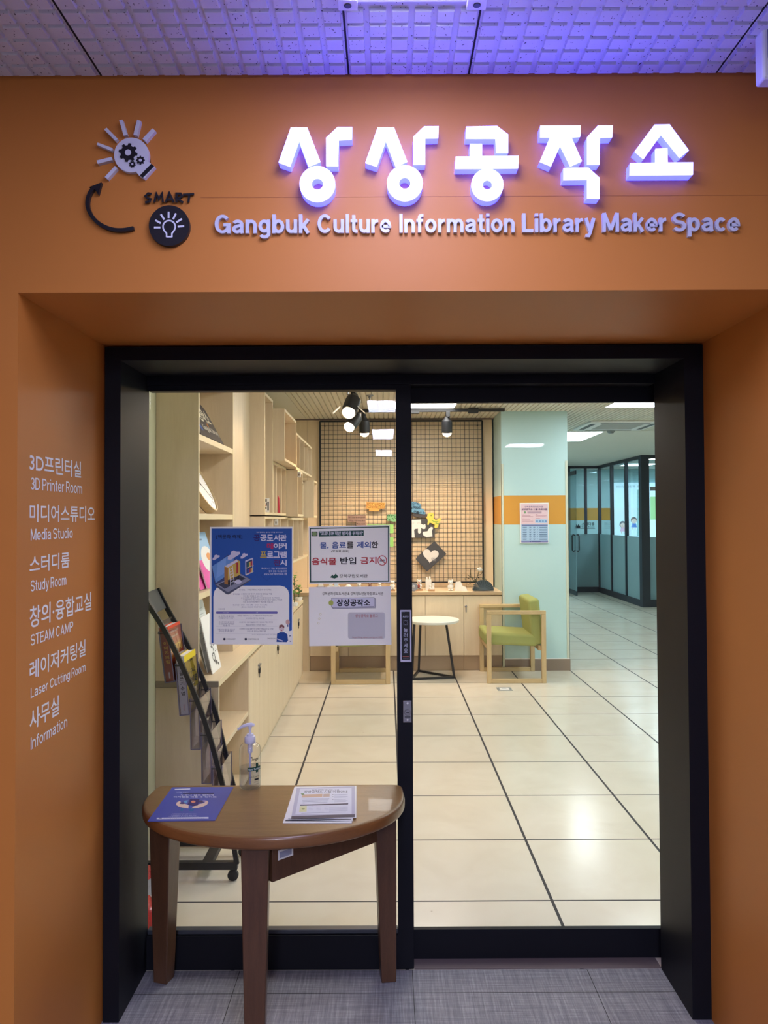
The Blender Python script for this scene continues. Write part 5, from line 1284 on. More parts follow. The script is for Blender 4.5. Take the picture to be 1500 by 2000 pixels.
mb = MB(); pane(mb, XD - 0.005, XD + 0.005, 15.46, 16.22, ZF, 2.42, M_GLASS2); mb.build('clear_glass', t)
h1 = at(1119.5, 1044, Y=15.52).z; h2 = at(1119.5, 1077, Y=15.52).z
mb = MB()
for sx_ in (-1, 1):
    mb.tube([(XD + sx_ * 0.006, 15.53, h2 + 0.02), (XD + sx_ * 0.05, 15.53, h2), (XD + sx_ * 0.068, 15.53, h2 + 0.03), (XD + sx_ * 0.068, 15.53, h1 - 0.03), (XD + sx_ * 0.05, 15.53, h1), (XD + sx_ * 0.006, 15.53, h1 - 0.02)], 0.013, M_BLACK, 10)
mb.build('handle', t)
t = thing('wall_partition_front', None, None, (5.2, YN, 0)); struct(t)
mb = MB(); mb.box(XQ + 0.135, 7.5, YN + 0.02, YN + 0.08, ZH - 0.06, ZH, M_PF); mb.box(XQ + 0.135, 7.5, YN + 0.02, YN + 0.08, 0, 0.13, M_PF); mb.build('frame', t)
mb = MB(); pane(mb, XQ + 0.135, 7.5, YN + 0.045, YN + 0.055, ZF, ZH - 0.06, M_GLASS2); mb.build('clear_glass', t)
mb = MB(); pane(mb, XQ + 0.135, 7.5, YN + 0.045, YN + 0.055, 0.13, ZF, M_FROST); mb.build('frosted_glass', t)
mb = MB(); mb.box(4.60, 4.72, YN + 0.03, YN + 0.07, 2.02, 2.09, M_STEEL); mb.box(4.69, 4.70, YN + 0.04, YN + 0.06, 0.13, 2.02, M_PF); mb.build('door_clamp', t)
# projection screen inside
YSn = 17.33
p0 = at(1199, 943, Y=YSn); p1 = at(1262, 1049, Y=YSn); sx0, sz1, sz0 = p0.x, p0.z, 1.02
t = thing('projection_screen', 'lit projection screen with drawn children inside the study room', 'screen', (sx0 + 1.0, YSn, sz0))
mb = MB(); mb.box(sx0, sx0 + 2.0, YSn, YSn + 0.02, sz0, sz1, mat('screen_light', (226, 240, 246), 0.6, emit=((0.50, 0.82, 0.97), SCREEN))); mb.build('screen_surface', t)
def scol(r, g, b): return mat('screen_ink_%d_%d_%d' % (r, g, b), (r, g, b), 0.6, emit=(lin((r, g, b)), 0.55))
mb = MB(); A = Art(mb, lambda x, y, l: at(x, y, Y=YSn - 0.002 - 0.002 * l))
A.text('2021년 그림책 속 독서', 1203, 948, 1262, 952.5, scol(110, 150, 170), 0.0)
for cx_, cy2, dress in ((1216, 1024, scol(226, 190, 220)), (1238, 1016, scol(96, 140, 226))):
    A.ell(cx_, cy2, 6, 6.5, scol(110, 110, 120), 1); A.ell(cx_ + 0.5, cy2 + 2, 5, 4.5, scol(236, 220, 210), 2); A.poly([(cx_ - 3, cy2 + 6), (cx_ + 4, cy2 + 6), (cx_ + 6, cy2 + 14), (cx_ - 5, cy2 + 14)], dress, 2)
    A.rect(cx_ - 3, cy2 + 14, cx_ - 1.5, cy2 + 18, scol(226, 210, 200), 1); A.rect(cx_ + 2, cy2 + 14, cx_ + 3.5, cy2 + 18, scol(226, 210, 200), 1)
A.rect(1244, 956, 1254, 1047, scol(150, 200, 205), 1); A.rect(1270, 970, 1290, 1015, scol(170, 220, 160), 1)
mb.build('projected_picture', t, smooth=False)
t = thing('floor_cushion', 'dim red round object behind the frosted glass at the far left of the study room', 'cushion', (4.2, 16.75, 0))
mb = MB(); mb.ball((4.22, 16.75, 0.20), (0.24, 0.2, 0.2), mat('red_cushion', (190, 70, 76), 0.7), 20); mb.build('cushion', t)

# ---------------- brochure rack
rk = thing('brochure_rack', 'black curved brochure rack on castors with clear pockets, behind the left glass', 'brochure rack', (-0.8, 3.49, 0))
ZK = zone(270, 1130, 4.876)
YNr, YFr = 3.36, 3.62
nb = [at(*ZK(a, b), Y=YNr) for a, b in ((60, 185), (85, 232), (250, 490), (400, 790), (560, 1160), (680, 1500), (800, 1950))]
fb = [at(*ZK(a, b), Y=YFr) for a, b in ((180, 95), (270, 275), (490, 670), (640, 1020), (750, 1330), (900, 1950))]
lowx = -0.665
def smooth_path(P, end):
    P = P + [Vector(((P[-1].x * 0.45 + end.x * 0.55), P[-1].y, P[-1].z * 0.5 + end.z * 0.5)), end]; out = []
    for i in range(len(P) - 1):
        for k in range(4):
            t_ = k / 4; p0 = P[max(i - 1, 0)]; p1 = P[i]; p2 = P[i + 1]; p3 = P[min(i + 2, len(P) - 1)]
            out.append(0.5 * ((2 * p1) + (-p0 + p2) * t_ + (2 * p0 - 5 * p1 + 4 * p2 - p3) * t_ ** 2 + (-p0 + 3 * p1 - 3 * p2 + p3) * t_ ** 3))
    return out + [P[-1]]
nbp = smooth_path(nb, Vector((lowx + 0.018, YNr, 0.075))); fbp = smooth_path(fb, Vector((lowx + 0.018, YFr, 0.075)))
for P in (nbp, fbp):
    mb = MB(); mb.strip(P, 0.014, 0.020, (0, 1, 0), M_BLACK); mb.build('side_rail', rk, smooth=False)
h = [at(*ZK(a, b), Y=yy) for a, b, yy in ((82, 140, YNr), (82 + 0, 225, YNr), (165, 335, YNr), (275, 265, YFr), (178, 94, YFr))]
hp = [Vector((nbp[0].x, YNr, nbp[0].z + 0.02)), Vector((nb[1].x + 0.03, YNr, at(*ZK(165, 335), Y=YNr).z)), Vector((fb[1].x, YFr, fb[1].z)), Vector((fb[0].x, YFr, fb[0].z))]
mb = MB(); mb.prism(hp, [p + Vector((-0.004, 0, -0.003)) for p in hp], mat('grey_header_plate', (88, 90, 92), 0.4)); mb.build('header_plate', rk, smooth=False)
# base: two feet, tie bars, castors
for yy, z_ in ((YNr + 0.01, 0.065), (YFr - 0.01, 0.065)):
    mb = MB(); mb.box(-1.06, lowx + 0.02, yy - 0.014, yy + 0.014, 0.050, 0.082, M_BLACK); mb.build('foot', rk, bevel=0.002)
mb = MB(); mb.box(-0.80, -0.755, YNr + 0.02, YFr - 0.02, 0.055, 0.080, M_BLACK); mb.build('tie_bar', rk, bevel=0.002)
for xx in (-1.03, lowx):
    for yy in (YNr + 0.01, YFr - 0.01):
        mb = MB(); mb.lathe((xx, yy + 0.010, 0.0235), [(0.008, 0), (0.023, 0.002), (0.023, 0.018), (0.008, 0.020)], M_BLACK, 20, Matrix.Rotation(PI / 2, 3, 'X')); mb.tube([(xx, yy, 0.03), (xx, yy, 0.052)], 0.008, M_BLACK); mb.build('castor', rk)
def rail_x(P, z):
    for a, b in zip(P, P[1:]):
        if (a.z - z) * (b.z - z) <= 0: return a.x + (b.x - a.x) * (a.z - z) / (a.z - b.z + 1e-9)
    return P[-1].x
# pockets: bottom centre (pixel at the near side), lean, height
PK = [((300, 990), 0.13, 0.262), ((440, 1303), 0.09, 0.262), ((545, 1630), 0.02, 0.255), ((650, 1955), 0.01, 0.255), ((752, 2275), 0.0, 0.255)]
M_PEDGE = mat('acrylic_edge', (104, 98, 128), 0.3)
frames = []
for (px_, py_), lean, hh in PK:
    b = at(*ZK(px_, py_), Y=YNr + 0.02); w2 = 0.020
    def PM(x, y, z, b=b, lean=lean): return Vector((b.x + x * math.cos(lean) - z * math.sin(lean), y, b.z + z * math.cos(lean) + x * math.sin(lean)))
    frames.append(PM)
    y0, y1 = YNr + 0.022, YFr - 0.022; e = 0.0022
    mb = MB()
    def bx_(x0, x1, ya, yb, z0, z1, m): mb.hexa([PM(x0, ya, z0), PM(x1, ya, z0), PM(x1, yb, z0), PM(x0, yb, z0)], [PM(x0, ya, z1), PM(x1, ya, z1), PM(x1, yb, z1), PM(x0, yb, z1)], m)
    bx_(-w2, w2, y0, y0 + e, 0, hh * 0.86, M_ACRYL); bx_(-w2, w2, y1 - e, y1, 0, hh * 0.86, M_ACRYL); bx_(-w2, -w2 + e, y0 + e, y1 - e, 0, hh, M_ACRYL); bx_(w2 - e, w2, y0 + e, y1 - e, 0, hh * 0.86, M_ACRYL); bx_(-w2 + e, w2 - e, y0 + e, y1 - e, 0, e, M_ACRYL)
    pk = mb.build('pocket', rk, smooth=False)
    mb = MB()
    for x_ in (-w2, w2): mb.beam(PM(x_, y0, 0), PM(x_, y0, hh * 0.86), 0.0038, 0.0038, M_PEDGE)
    mb.beam(PM(-w2, y0, 0.001), PM(w2, y0, 0.001), 0.0038, 0.0038, M_PEDGE); mb.beam(PM(w2, y0, 0.001), PM(w2, y1, 0.001), 0.0038, 0.0038, M_PEDGE); mb.beam(PM(w2, y1, 0), PM(w2, y1, hh * 0.86), 0.0038, 0.0038, M_PEDGE)
    mb.build('pocket_edge', pk)
    zz = PM(0, 0, hh * 0.82).z
    for yy, P in ((y0, nbp), (y1, fbp)):
        mb = MB(); mb.tube([(PM(-w2 - 0.004, 0, hh * 0.82).x, yy - 0.004 if yy == y0 else yy + 0.004, zz), (rail_x(P, zz), yy - 0.004 if yy == y0 else yy + 0.004, zz)], 0.0028, M_BLACK, 8); mb.build('hook', rk)
def rackbook(label, PM, th, h, y0, y1, cspine, ccover, title, tcol, draw):
    def Bx(mb, x0, x1, ya, yb, z0, z1, m): mb.hexa([PM(x0, ya, z0), PM(x1, ya, z0), PM(x1, yb, z0), PM(x0, yb, z0)], [PM(x0, ya, z1), PM(x1, ya, z1), PM(x1, yb, z1), PM(x0, yb, z1)], m)
    t = thing('book', label, 'book', PM(0, (y0 + y1) / 2, 0.003), 'books in the brochure rack')
    mb = MB(); Bx(mb, -th / 2 + 0.0015, th / 2 - 0.0015, y0 + 0.002, y1 - 0.003, 0.004, h - 0.003, M_PAPER); mb.build('pages', t, smooth=False)
    mb = MB(); Bx(mb, -th / 2, th / 2, y0, y0 + 0.0015, 0.003, h, ink(cspine)); Bx(mb, th / 2 - 0.0015, th / 2, y0 + 0.0015, y1, 0.003, h, ink(ccover)); Bx(mb, -th / 2, -th / 2 + 0.0015, y0 + 0.0015, y1, 0.003, h, ink(ccover))
    A = Art(mb, lambda x, y, l: PM(th / 2 + 0.0003 * l, y0 + (y1 - y0) * x, h * (1 - y)))
    draw(A)
    A2 = Art(mb, lambda x, y, l: PM(-th / 2 + th * x, y0 - 0.0003 * l, h * (1 - y)))
    for k, c_ in enumerate(title): A2.text(c_, 0.26, 0.26 + 0.085 * k, 0.74, 0.325 + 0.085 * k, tcol, 0.02)
    A2.rect(0.4, 0.82, 0.6, 0.93, (210, 190, 180), 2)
    mb.build('cover', t, smooth=False)
def dr1(A):
    A.poly([(0, 0.40), (1, 0.30), (1, 0.72), (0, 0.86)], (232, 150, 40)); A.poly([(0, 0.6), (1, 0.5), (1, 0.8), (0, 0.95)], (206, 66, 30), 2); A.rect(0.2, 0.10, 0.8, 0.14, (240, 196, 170), 2); A.rect(0.2, 0.2, 0.7, 0.23, (240, 196, 170), 2); A.text('이미지', 0.15, 0.36, 0.85, 0.5, (250, 214, 90), 0.02)
rackbook('red book with yellow lettering in the top pocket of the brochure rack', frames[0], 0.034, 0.238, YNr + 0.030, YFr - 0.030, (150, 48, 40), (222, 76, 46), '이미지의힘', (226, 170, 60), dr1)
def dr2(A):
    A.text('누구나', 0.15, 0.28, 0.85, 0.38, (30, 28, 30), 0.03); A.text('문해력', 0.2, 0.42, 0.9, 0.58, (30, 28, 30), 0.04); A.rect(0.3, 0.12, 0.7, 0.15, (120, 110, 40), 2)
rackbook('yellow book with black lettering in the second pocket of the brochure rack', frames[1], 0.034, 0.252, YNr + 0.030, YFr - 0.030, (214, 212, 204), (232, 206, 44), '글쓰기수업', (40, 38, 40), dr2)
# red bag and small tub on the floor at the far left
t = thing('red_plastic_bag', 'crumpled red plastic bag on the floor at the lower left, behind the jamb', 'bag', (-0.945, 2.96, 0))
mb = MB(); rr = random.Random(11); n = 20; prof = [(0.075, 0.0), (0.09, 0.02), (0.085, 0.055), (0.07, 0.085), (0.05, 0.108), (0.02, 0.118)]
vs = []; fs = []
for r, z in prof:
    for k in range(n): a = 2 * PI * k / n; q_ = r * (1 + 0.10 * math.sin(5 * a + z * 30) + rr.uniform(-0.05, 0.05)); vs.append((-0.945 + q_ * math.cos(a), 2.96 + q_ * math.sin(a), z + rr.uniform(0, 0.006) * (z > 0)))
for i in range(len(prof) - 1):
    for k in range(n): fs.append((i * n + k, i * n + (k + 1) % n, (i + 1) * n + (k + 1) % n, (i + 1) * n + k))
fs.append(tuple(range((len(prof) - 1) * n, len(prof) * n))); fs.append(tuple(range(n))[::-1])
mb.add(vs, fs, mat('red_plastic', (196, 44, 50), 0.22, coat=0.3)); mb.build('bag', t, angle=60)
t = thing('plastic_tub', 'clear plastic tub with red lid on the floor at the far left, partly hidden', 'tub', (-1.02, 3.24, 0))
mb = MB(); mb.lathe((-1.02, 3.24, 0), [(0.042, 0.0), (0.045, 0.075), (0.0, 0.076)], mat('cloudy_tub', (170, 172, 184), 0.3), 24); mb.build('tub', t)
mb = MB(); mb.lathe((-1.02, 3.24, 0.076), [(0.047, 0.0), (0.047, 0.03), (0.0, 0.031)], mat('red_plastic', (196, 44, 50), 0.3), 24); mb.build('lid', t)

# ================================================================== SHEETS ON THE DOOR GLASS
YG = Y_LEAF + 0.0215
def sheet(name, label, corners, th=0.0008):
    f = [at(a, b, Y=YG - th) for a, b in corners]
    mb = MB(); mb.prism(f, [Vector((p.x, YG - 0.0002, p.z)) for p in f], M_SHEET)
    return mb
Z8 = zone(400, 1020, 8.0)
mb = sheet('poster', '', [Z8(80, 72), Z8(1376, 70), Z8(1376, 1912), Z8(74, 1908)])
A = Art(mb, lambda x, y, l: at(*Z8(x, y), Y=YG - 0.0008 - 0.00025 * l))
BL = (40, 92, 168); WH = (226, 228, 236); NV = (26, 40, 84); PU = (94, 92, 140); PAP = M_SHEET
A.poly([(104, 98), (1360, 98), (1360, 1690), (1320, 1700), (1320, 1130), (1300, 1060), (1250, 1010), (1180, 990), (250, 992), (190, 1020), (148, 1080), (134, 1160), (134, 1884), (104, 1884)], BL, 1)
A.text('[책문화 축제]', 182, 196, 584, 262, (20, 34, 70), 0.02)
A.text('책과 함께하는 춤추는 디지털 메이커 놀이', 806, 146, 1222, 168, WH, 0.005)
for s_, y0_, y1_, cols in (('공공도서관', 196, 292, [(52, 44, 112)]), ('메이커', 326, 418, [(190, 50, 100)]), ('프로그램', 458, 552, [(214, 186, 84)]), ('전시', 588, 680, [(92, 48, 112)])):
    n = len(s_); wch = 96; gap = 8; x1_ = 1284
    for k, c_ in enumerate(s_):
        xx = x1_ - (n - k) * (wch + gap); A.text(c_, xx, y0_, xx + wch, y1_, cols[0] if k == 0 else WH, 0.045)
for k, s_ in enumerate(('독서와 ICT 기술 체험을 융합한', '협력 활동 확산을 위한', '공공도서관 메이커프로그램')):
    A.text(s_, (885, 1000, 925)[k], 706 + 44 * k, 1282, 738 + 44 * k, WH, 0.012)
A.ring(968, 832, 92, 80, 4, (34, 74, 140), 2, 4)
# laptop with book, clouds and phone
A.poly([(104, 700), (360, 510), (470, 540), (470, 640), (560, 800), (176, 970), (150, 960)], (62, 78, 120), 3)
A.poly([(112, 690), (352, 530), (452, 560), (452, 760), (168, 950)], (112, 160, 214), 4); A.poly([(200, 640), (330, 552), (330, 780), (180, 880)], (132, 178, 226), 5)
A.poly([(160, 972), (560, 800), (720, 892), (720, 910), (372, 1128), (340, 1126), (170, 1000)], (86, 92, 108), 4); A.poly([(172, 972), (556, 806), (712, 896), (360, 1096)], (146, 150, 162), 5)
A.poly([(210, 972), (540, 826), (640, 880), (310, 1040)], (70, 72, 84), 6)
A.poly([(306, 690), (500, 580), (552, 612), (552, 870), (360, 976), (306, 960)], (216, 184, 84), 6); A.poly([(306, 690), (362, 720), (362, 976), (306, 958)], (176, 124, 62), 7); A.poly([(310, 688), (498, 584), (520, 610), (366, 706)], (222, 220, 226), 7)
A.poly([(470, 640), (520, 626), (520, 790), (494, 806), (494, 650)], (182, 48, 56), 8)
for a, b in (((384, 716), (404, 1004)), ((432, 686), (462, 964))): A.line([a, b], 9, (236, 234, 226), 9)
for k in range(6): A.line([(386 + 3 * k, 740 + 42 * k), (436 + 4 * k, 712 + 42 * k)], 8, (236, 234, 226), 9)
A.ell(520, 930, 54, 34, (214, 216, 224), 8); A.ell(580, 880, 26, 14, (60, 60, 70), 8)
def cloud(cx_, cy2, s_):
    A.poly([(cx_ - 1.0 * s_, cy2 + 0.75 * s_), (cx_ - 0.95 * s_, cy2 + 0.2 * s_), (cx_ - 0.55 * s_, cy2), (cx_ - 0.45 * s_, cy2 - 0.5 * s_), (cx_, cy2 - 0.7 * s_), (cx_ + 0.35 * s_, cy2 - 0.5 * s_), (cx_ + 0.9 * s_, cy2 - 0.5 * s_), (cx_ + 0.95 * s_, cy2 - 0.1 * s_), (cx_ - 0.5 * s_, cy2 + 0.8 * s_)], (216, 214, 226), 9)
cloud(456, 508, 98); cloud(178, 546, 58); cloud(616, 522, 58)
A.poly([(632, 600), (744, 556), (756, 566), (756, 780), (644, 832), (634, 822)], (206, 210, 222), 4); A.poly([(648, 618), (742, 580), (742, 770), (650, 812)], (44, 62, 104), 5)
for k, cc_ in enumerate(((60, 110, 90), (220, 190, 90), (176, 56, 70))): A.poly([(662 + 28 * k, 634 - 10 * k), (688 + 28 * k, 622 - 10 * k), (688 + 28 * k, 694 - 10 * k), (662 + 28 * k, 706 - 10 * k)], cc_, 6)
for k, cc_ in enumerate(((56, 90, 170), (176, 56, 90), (214, 180, 84))): A.poly([(662 + 28 * k, 742 - 10 * k), (688 + 28 * k, 730 - 10 * k), (688 + 28 * k, 794 - 10 * k), (662 + 28 * k, 806 - 10 * k)], cc_, 6)
for y_ in (716, 812): A.line([(650, y_), (762, y_ - 44)], 10, (220, 206, 170), 7)
LN = [('• 전시장소', 520, 630, 1046), ('강북문화정보도서관 4층 상상공작소', 664, 1040, 1044), ('• 참여방법', 424, 540, 1112), ('1. 공공도서관 메이커 프로그램 결과물을 직접', 568, 1046, 1108), ('보고 듣고 체험할 수 있는 전시', 600, 908, 1140), ('2. 3D프린팅으로 설계하는 커스텀 도서 응용 프로젝트에', 568, 1162, 1170),
      ('투표를 해주신 분들에게 상상공작소의 업사이클링도서저금통', 600, 1212, 1200), ('또는 3D프린터로 제작한 책갈피를 드립니다.', 600, 1070, 1234), ('• 전시기간', 424, 540, 1282), ('2021. 10.26 (화) ~ 2021. 11.06 (토)', 568, 975, 1280), ('(일요일, 월요일은 상상공작소 휴관)', 572, 945, 1314), ('• 프로그램', 196, 310, 1344),
      ('3D 프린팅으로 설계하는', 215, 462, 1458), ('커스텀 도서 응용 만들기', 215, 462, 1486), ('코스페이시스를 활용한', 220, 462, 1548), ('도서관과 책 가상체험관', 220, 462, 1576), ('만들기', 290, 388, 1602), ('드론코딩을 활용한 코딩으로', 204, 470, 1666), ('움직이는 동화책 만들기', 220, 450, 1690),
      ('로봇팔을 이용한 Makerspace 도구를 활용하여 퍼즐을 직접 만들고', 508, 1064, 1452), ('커스터마이징 하는 프로그램', 650, 930, 1490), ('코스페이시스 프로그램을 활용하여 가상공간을 직접 기획하여', 538, 1060, 1550), ('책을 소개하는 전시관 만들기', 640, 960, 1592), ('스크래치와 드론을 활용하여 그림책의 장면을 움직이는 동화로', 540, 1070, 1654), ('코딩으로 만드는 프로그램', 660, 950, 1690)]
for s_, x0_, x1_, y_ in LN: A.text(s_, x0_, y_, x1_, y_ + 24, PU if not s_.startswith('•') else (120, 110, 150), 0.0, 4, 1)
A.rect(176, 1394, 1136, 1430, (116, 112, 178), 3, 12); A.text('프로그램명', 290, 1402, 376, 1422, WH, 0.0, 4, 1); A.text('내용', 800, 1400, 832, 1424, WH, 0.0, 4, 1)
for y_ in (1526, 1628, 1738): A.rect(176, y_, 1136, y_ + 2, (190, 188, 206), 3)
A.text('문의 강북문화정보도서관 상상공작소', 738, 1748, 1130, 1768, (150, 148, 170), 0.0, 4, 1)
for x_, s_, x1_ in ((306, '문화체육관광부', 480), (640, '강북문화정보도서관', 846)): A.ell(x_, 1826, 20, 18, (40, 44, 70), 4); A.text(s_, x_ + 30, 1814, x1_, 1838, (70, 70, 90), 0.01, 4, 1)
A.text('강북구립도서관', 974, 1806, 1120, 1830, (90, 90, 110), 0.0, 4, 1)
A.poly([(1120, 1870), (1130, 1740), (1180, 1716), (1240, 1716), (1290, 1750), (1300, 1850), (1280, 1874)], (34, 78, 150), 5); A.ell(1200, 1660, 40, 52, (226, 208, 206), 6); A.poly([(1160, 1660), (1164, 1610), (1204, 1596), (1240, 1616), (1244, 1656), (1204, 1634)], (140, 92, 88), 7); A.ell(1200, 1692, 10, 6, (190, 90, 96), 7)
A.ell(1296, 1560, 32, 40, (220, 180, 166), 6); A.rect(1284, 1600, 1306, 1634, (110, 118, 160), 6)
A.poly([(1120, 1812), (1226, 1850), (1216, 1866), (1114, 1826)], (206, 208, 222), 7)
for a in ((1320, 1770, 1346, 1782), (1312, 1786, 1324, 1800), (1326, 1856, 1348, 1866)): A.rect(*a, (40, 62, 120), 5)
tag(mb.build('poster', smooth=False), 'blue book festival poster with laptop drawing taped on the left glass', 'poster')

Z3c = zone(380, 1000, 3.5714)
mb = sheet('notice', '', [Z3c(795, 102), Z3c(1362, 90), Z3c(1364, 494), Z3c(800, 502)])
A = Art(mb, lambda x, y, l: at(*Z3c(x, y), Y=YG - 0.0008 - 0.0003 * l))
GRN = (38, 84, 74)
for a, b, c_, d_ in (((803, 112), (1357, 100), (1357, 107), (803, 119)), ((803, 484), (1357, 478), (1357, 486), (803, 492)), ((803, 112), (811, 112), (813, 492), (805, 492)), ((1349, 100), (1357, 100), (1358, 486), (1350, 486))): A.poly([a, b, c_, d_], GRN, 1)
A.poly([(866, 135), (1180, 128), (1180, 166), (866, 172)], GRN, 2); A.rect(815, 136, 858, 170, (92, 100, 92), 2); A.ell(836, 152, 16, 14, (140, 170, 110), 3)
A.text('"코로나19 확산 방지를 위하여"', 874, 134, 1174, 162, (226, 230, 236), 0.02)
BLU = (44, 84, 160); BK = (34, 34, 44); RD = (190, 40, 56)
for s_, x0_, x1_, y0_, c_ in (('물,', 874, 934, 212, BLU), ('음료', 958, 1056, 209, BLU), ('를', 1062, 1108, 208, BK), ('제외', 1132, 1228, 207, BLU), ('한', 1234, 1280, 206, BK)): A.text(s_, x0_, y0_, x1_, y0_ + 44, c_, 0.022)
A.text('(무알콜 음료)', 954, 264, 1078, 284, BK, 0.012)
for s_, x0_, x1_, y0_, c_ in (('음식물', 818, 988, 320, RD), ('반입', 1016, 1126, 316, BK), ('금지', 1158, 1268, 314, RD)): A.text(s_, x0_, y0_, x1_, y0_ + 48, c_, 0.03)
A.ring(1309, 338, 30, 33, 5, RD, 4, 32); A.line([(1288, 314), (1330, 362)], 5, RD, 5); A.rect(1292, 336, 1326, 345, (150, 150, 160), 2); A.ell(1302, 333, 8, 6, (150, 150, 160), 2, 12); A.ell(1320, 335, 6, 5, (170, 150, 140), 2, 12)
A.poly([(946, 456), (962, 436), (970, 446), (984, 430), (996, 442), (1004, 454), (976, 464)], (44, 92, 72), 2); A.text('강북구립도서관', 1010, 434, 1208, 458, BK, 0.008)
tag(mb.build('notice', smooth=False), 'white notice with green border and a red no-food sign on the left glass', 'notice')
mb = MB(); p0 = at(*Z3c(1338, 92), Y=YG - 0.0022); p1 = at(*Z3c(1362, 102), Y=YG - 0.0022)
mb = sheet('leaflet', '', [Z3c(797, 524), Z3c(1370, 518), Z3c(1374, 926), Z3c(799, 936)])
A = Art(mb, lambda x, y, l: at(*Z3c(x, y), Y=YG - 0.0008 - 0.0003 * l))
A.text('강북문화정보도서관 & 강북청소년문화정보도서관', 890, 557, 1316, 580, BK, 0.010)
for k in (10, 5, 0): A.poly([(955 + k, 600 + k), (1254 + k, 595 + k), (1254 + k, 660 + k), (955 + k, 666 + k)], (70, 72, 86), 1 + (10 - k) // 5 * 2); A.poly([(957 + k, 602 + k), (1252 + k, 597 + k), (1252 + k, 658 + k), (957 + k, 664 + k)], (222, 222, 232), 2 + (10 - k) // 5 * 2)
A.text('상상공작소', 992, 608, 1224, 656, (28, 28, 40), 0.035, 8, 3); A.ell(952, 634, 17, 18, (186, 196, 92), 8)
A.rect(1070, 700, 1328, 886, (206, 206, 204), 2, 16); A.text('상상공작소 블로그', 1122, 712, 1278, 736, (176, 66, 66), 0.004); A.text('https://blog.naver.com/gcmc1002', 1100, 868, 1310, 884, (176, 96, 96), 0.0)
for cx_, cy2 in ((878, 714), (870, 744), (864, 776)): A.ring(cx_, cy2, 7, 7, 1.5, (206, 200, 140), 2, 5)
tag(mb.build('information_sheet', smooth=False), 'white maker space information sheet below the food notice on the left glass', 'sheet')

# ================================================================== HALF-ROUND TABLE
TZ = 0.650; tcx = -0.365
def half_outline(grow=0.0):
    pts = []
    rb = 0.028
    for k in range(7): a = PI / 2 * k / 6; pts.append((tcx + 0.415 + grow - rb + rb * math.sin(PI / 2 - a) * 1.0, 2.655 + grow * 0 - rb + rb * math.cos(PI / 2 - a)))
    pts = pts[::-1]
    for k in range(37):
        a = -PI * k / 36; pts.append((tcx + (0.420 + grow) * math.cos(a), 2.545 + (0.330 + grow) * math.sin(a)))
    L_ = [(2 * tcx - x, y) for x, y in pts[:7]][::-1]
    return pts + L_
out = half_outline()
tb = thing('half_round_table', 'small half-round varnished wooden table standing against the left door leaf', 'table', (tcx, 2.5, 0))
mb = MB(); mb.prism([Vector((x, y, TZ)) for x, y in out][::-1], [Vector((x, y, TZ - 0.040)) for x, y in out][::-1], M_TABLETOP, M_TABLERIM); mb.build('table_top', tb, bevel=0.012, segs=4)
def leg(cx_, cy2, top, bot, ang, shift=(0, 0)):
    c, s = math.cos(ang), math.sin(ang)
    def q(w, x, y, z): return [Vector((x + (a * c - b * s) * w / 2, y + (a * s + b * c) * w / 2, z)) for a, b in ((-1, -1), (1, -1), (1, 1), (-1, 1))]
    mb = MB(); mb.hexa(q(bot, cx_ + shift[0], cy2 + shift[1], 0.0003), q(top, cx_, cy2, TZ - 0.040), M_TABLELEG); return mb.build('leg', tb, bevel=0.003)
leg(-0.738, 2.602, 0.078, 0.050, math.radians(-16), (-0.018, 0.050))
leg(-0.012, 2.605, 0.072, 0.050, math.radians(8), (0.010, 0.048))
leg(-0.384, 2.285, 0.080, 0.056, math.radians(4), (-0.004, 0.01))
mb = MB(); p, q = Vector((-0.345, 2.300, 0)), Vector((-0.04, 2.585, 0)); n = Vector((q - p)).normalized(); n = Vector((n.y, -n.x, 0)) * 0.010
mb.hexa([p - n + Vector((0, 0, .487)), p + n + Vector((0, 0, .487)), q + n + Vector((0, 0, .487)), q - n + Vector((0, 0, .487))], [p - n + Vector((0, 0, .609)), p + n + Vector((0, 0, .609)), q + n + Vector((0, 0, .609)), q - n + Vector((0, 0, .609))], M_TABLELEG); ap = mb.build('apron', tb, bevel=0.002)
mb = MB(); d = (q - p).normalized(); a0 = p + n * 1.06 + d * 0.02
mb.add([a0 + Vector((0, 0, .545)), a0 + d * 0.055 + Vector((0, 0, .545)), a0 + d * 0.055 + Vector((0, 0, .574)), a0 + Vector((0, 0, .574))], [(0, 1, 2, 3)], M_PAPER)
mb.add([a0 + n * .02 + d * 0.006 + Vector((0, 0, .550)), a0 + n * .02 + d * 0.049 + Vector((0, 0, .550)), a0 + n * .02 + d * 0.049 + Vector((0, 0, .568)), a0 + n * .02 + d * 0.006 + Vector((0, 0, .568))], [(0, 1, 2, 3)], ink((160, 164, 190)))
mb.build('asset_tag', ap, smooth=False)

# leaflet and paper stack
TP = TZ + 0.0004
ZLf = zone(280, 1520, 7.8947)
mb = MB(); cs = [ZLf(445, 138), ZLf(1390, 135), ZLf(1105, 650), ZLf(62, 664)]
f = [at(a, b, Z=TP + 0.0012) for a, b in cs]
mb.prism(f[::-1], [p - Vector((0, 0, 0.0011)) for p in f][::-1], mat('violet_blue_leaflet', (72, 84, 172), 0.45))
A = Art(mb, lambda x, y, l: at(*ZLf(x, y), Z=TP + 0.0012 + 0.00015 * l))
WL = (224, 226, 240)
A.line([(484, 173), (722, 164)], 15, WL, 1); A.poly([(620, 228), (1090, 226), (1080, 243), (600, 243)], (34, 36, 80), 1); A.text('누구나 쉽고 편하게', 574, 248, 1080, 272, WL, 0.035); A.text('디지털을 배울 수 있어요!', 470, 278, 1138, 300, WL, 0.035); A.text('디지털 배움터', 505, 203, 690, 225, (196, 204, 236), 0.01)
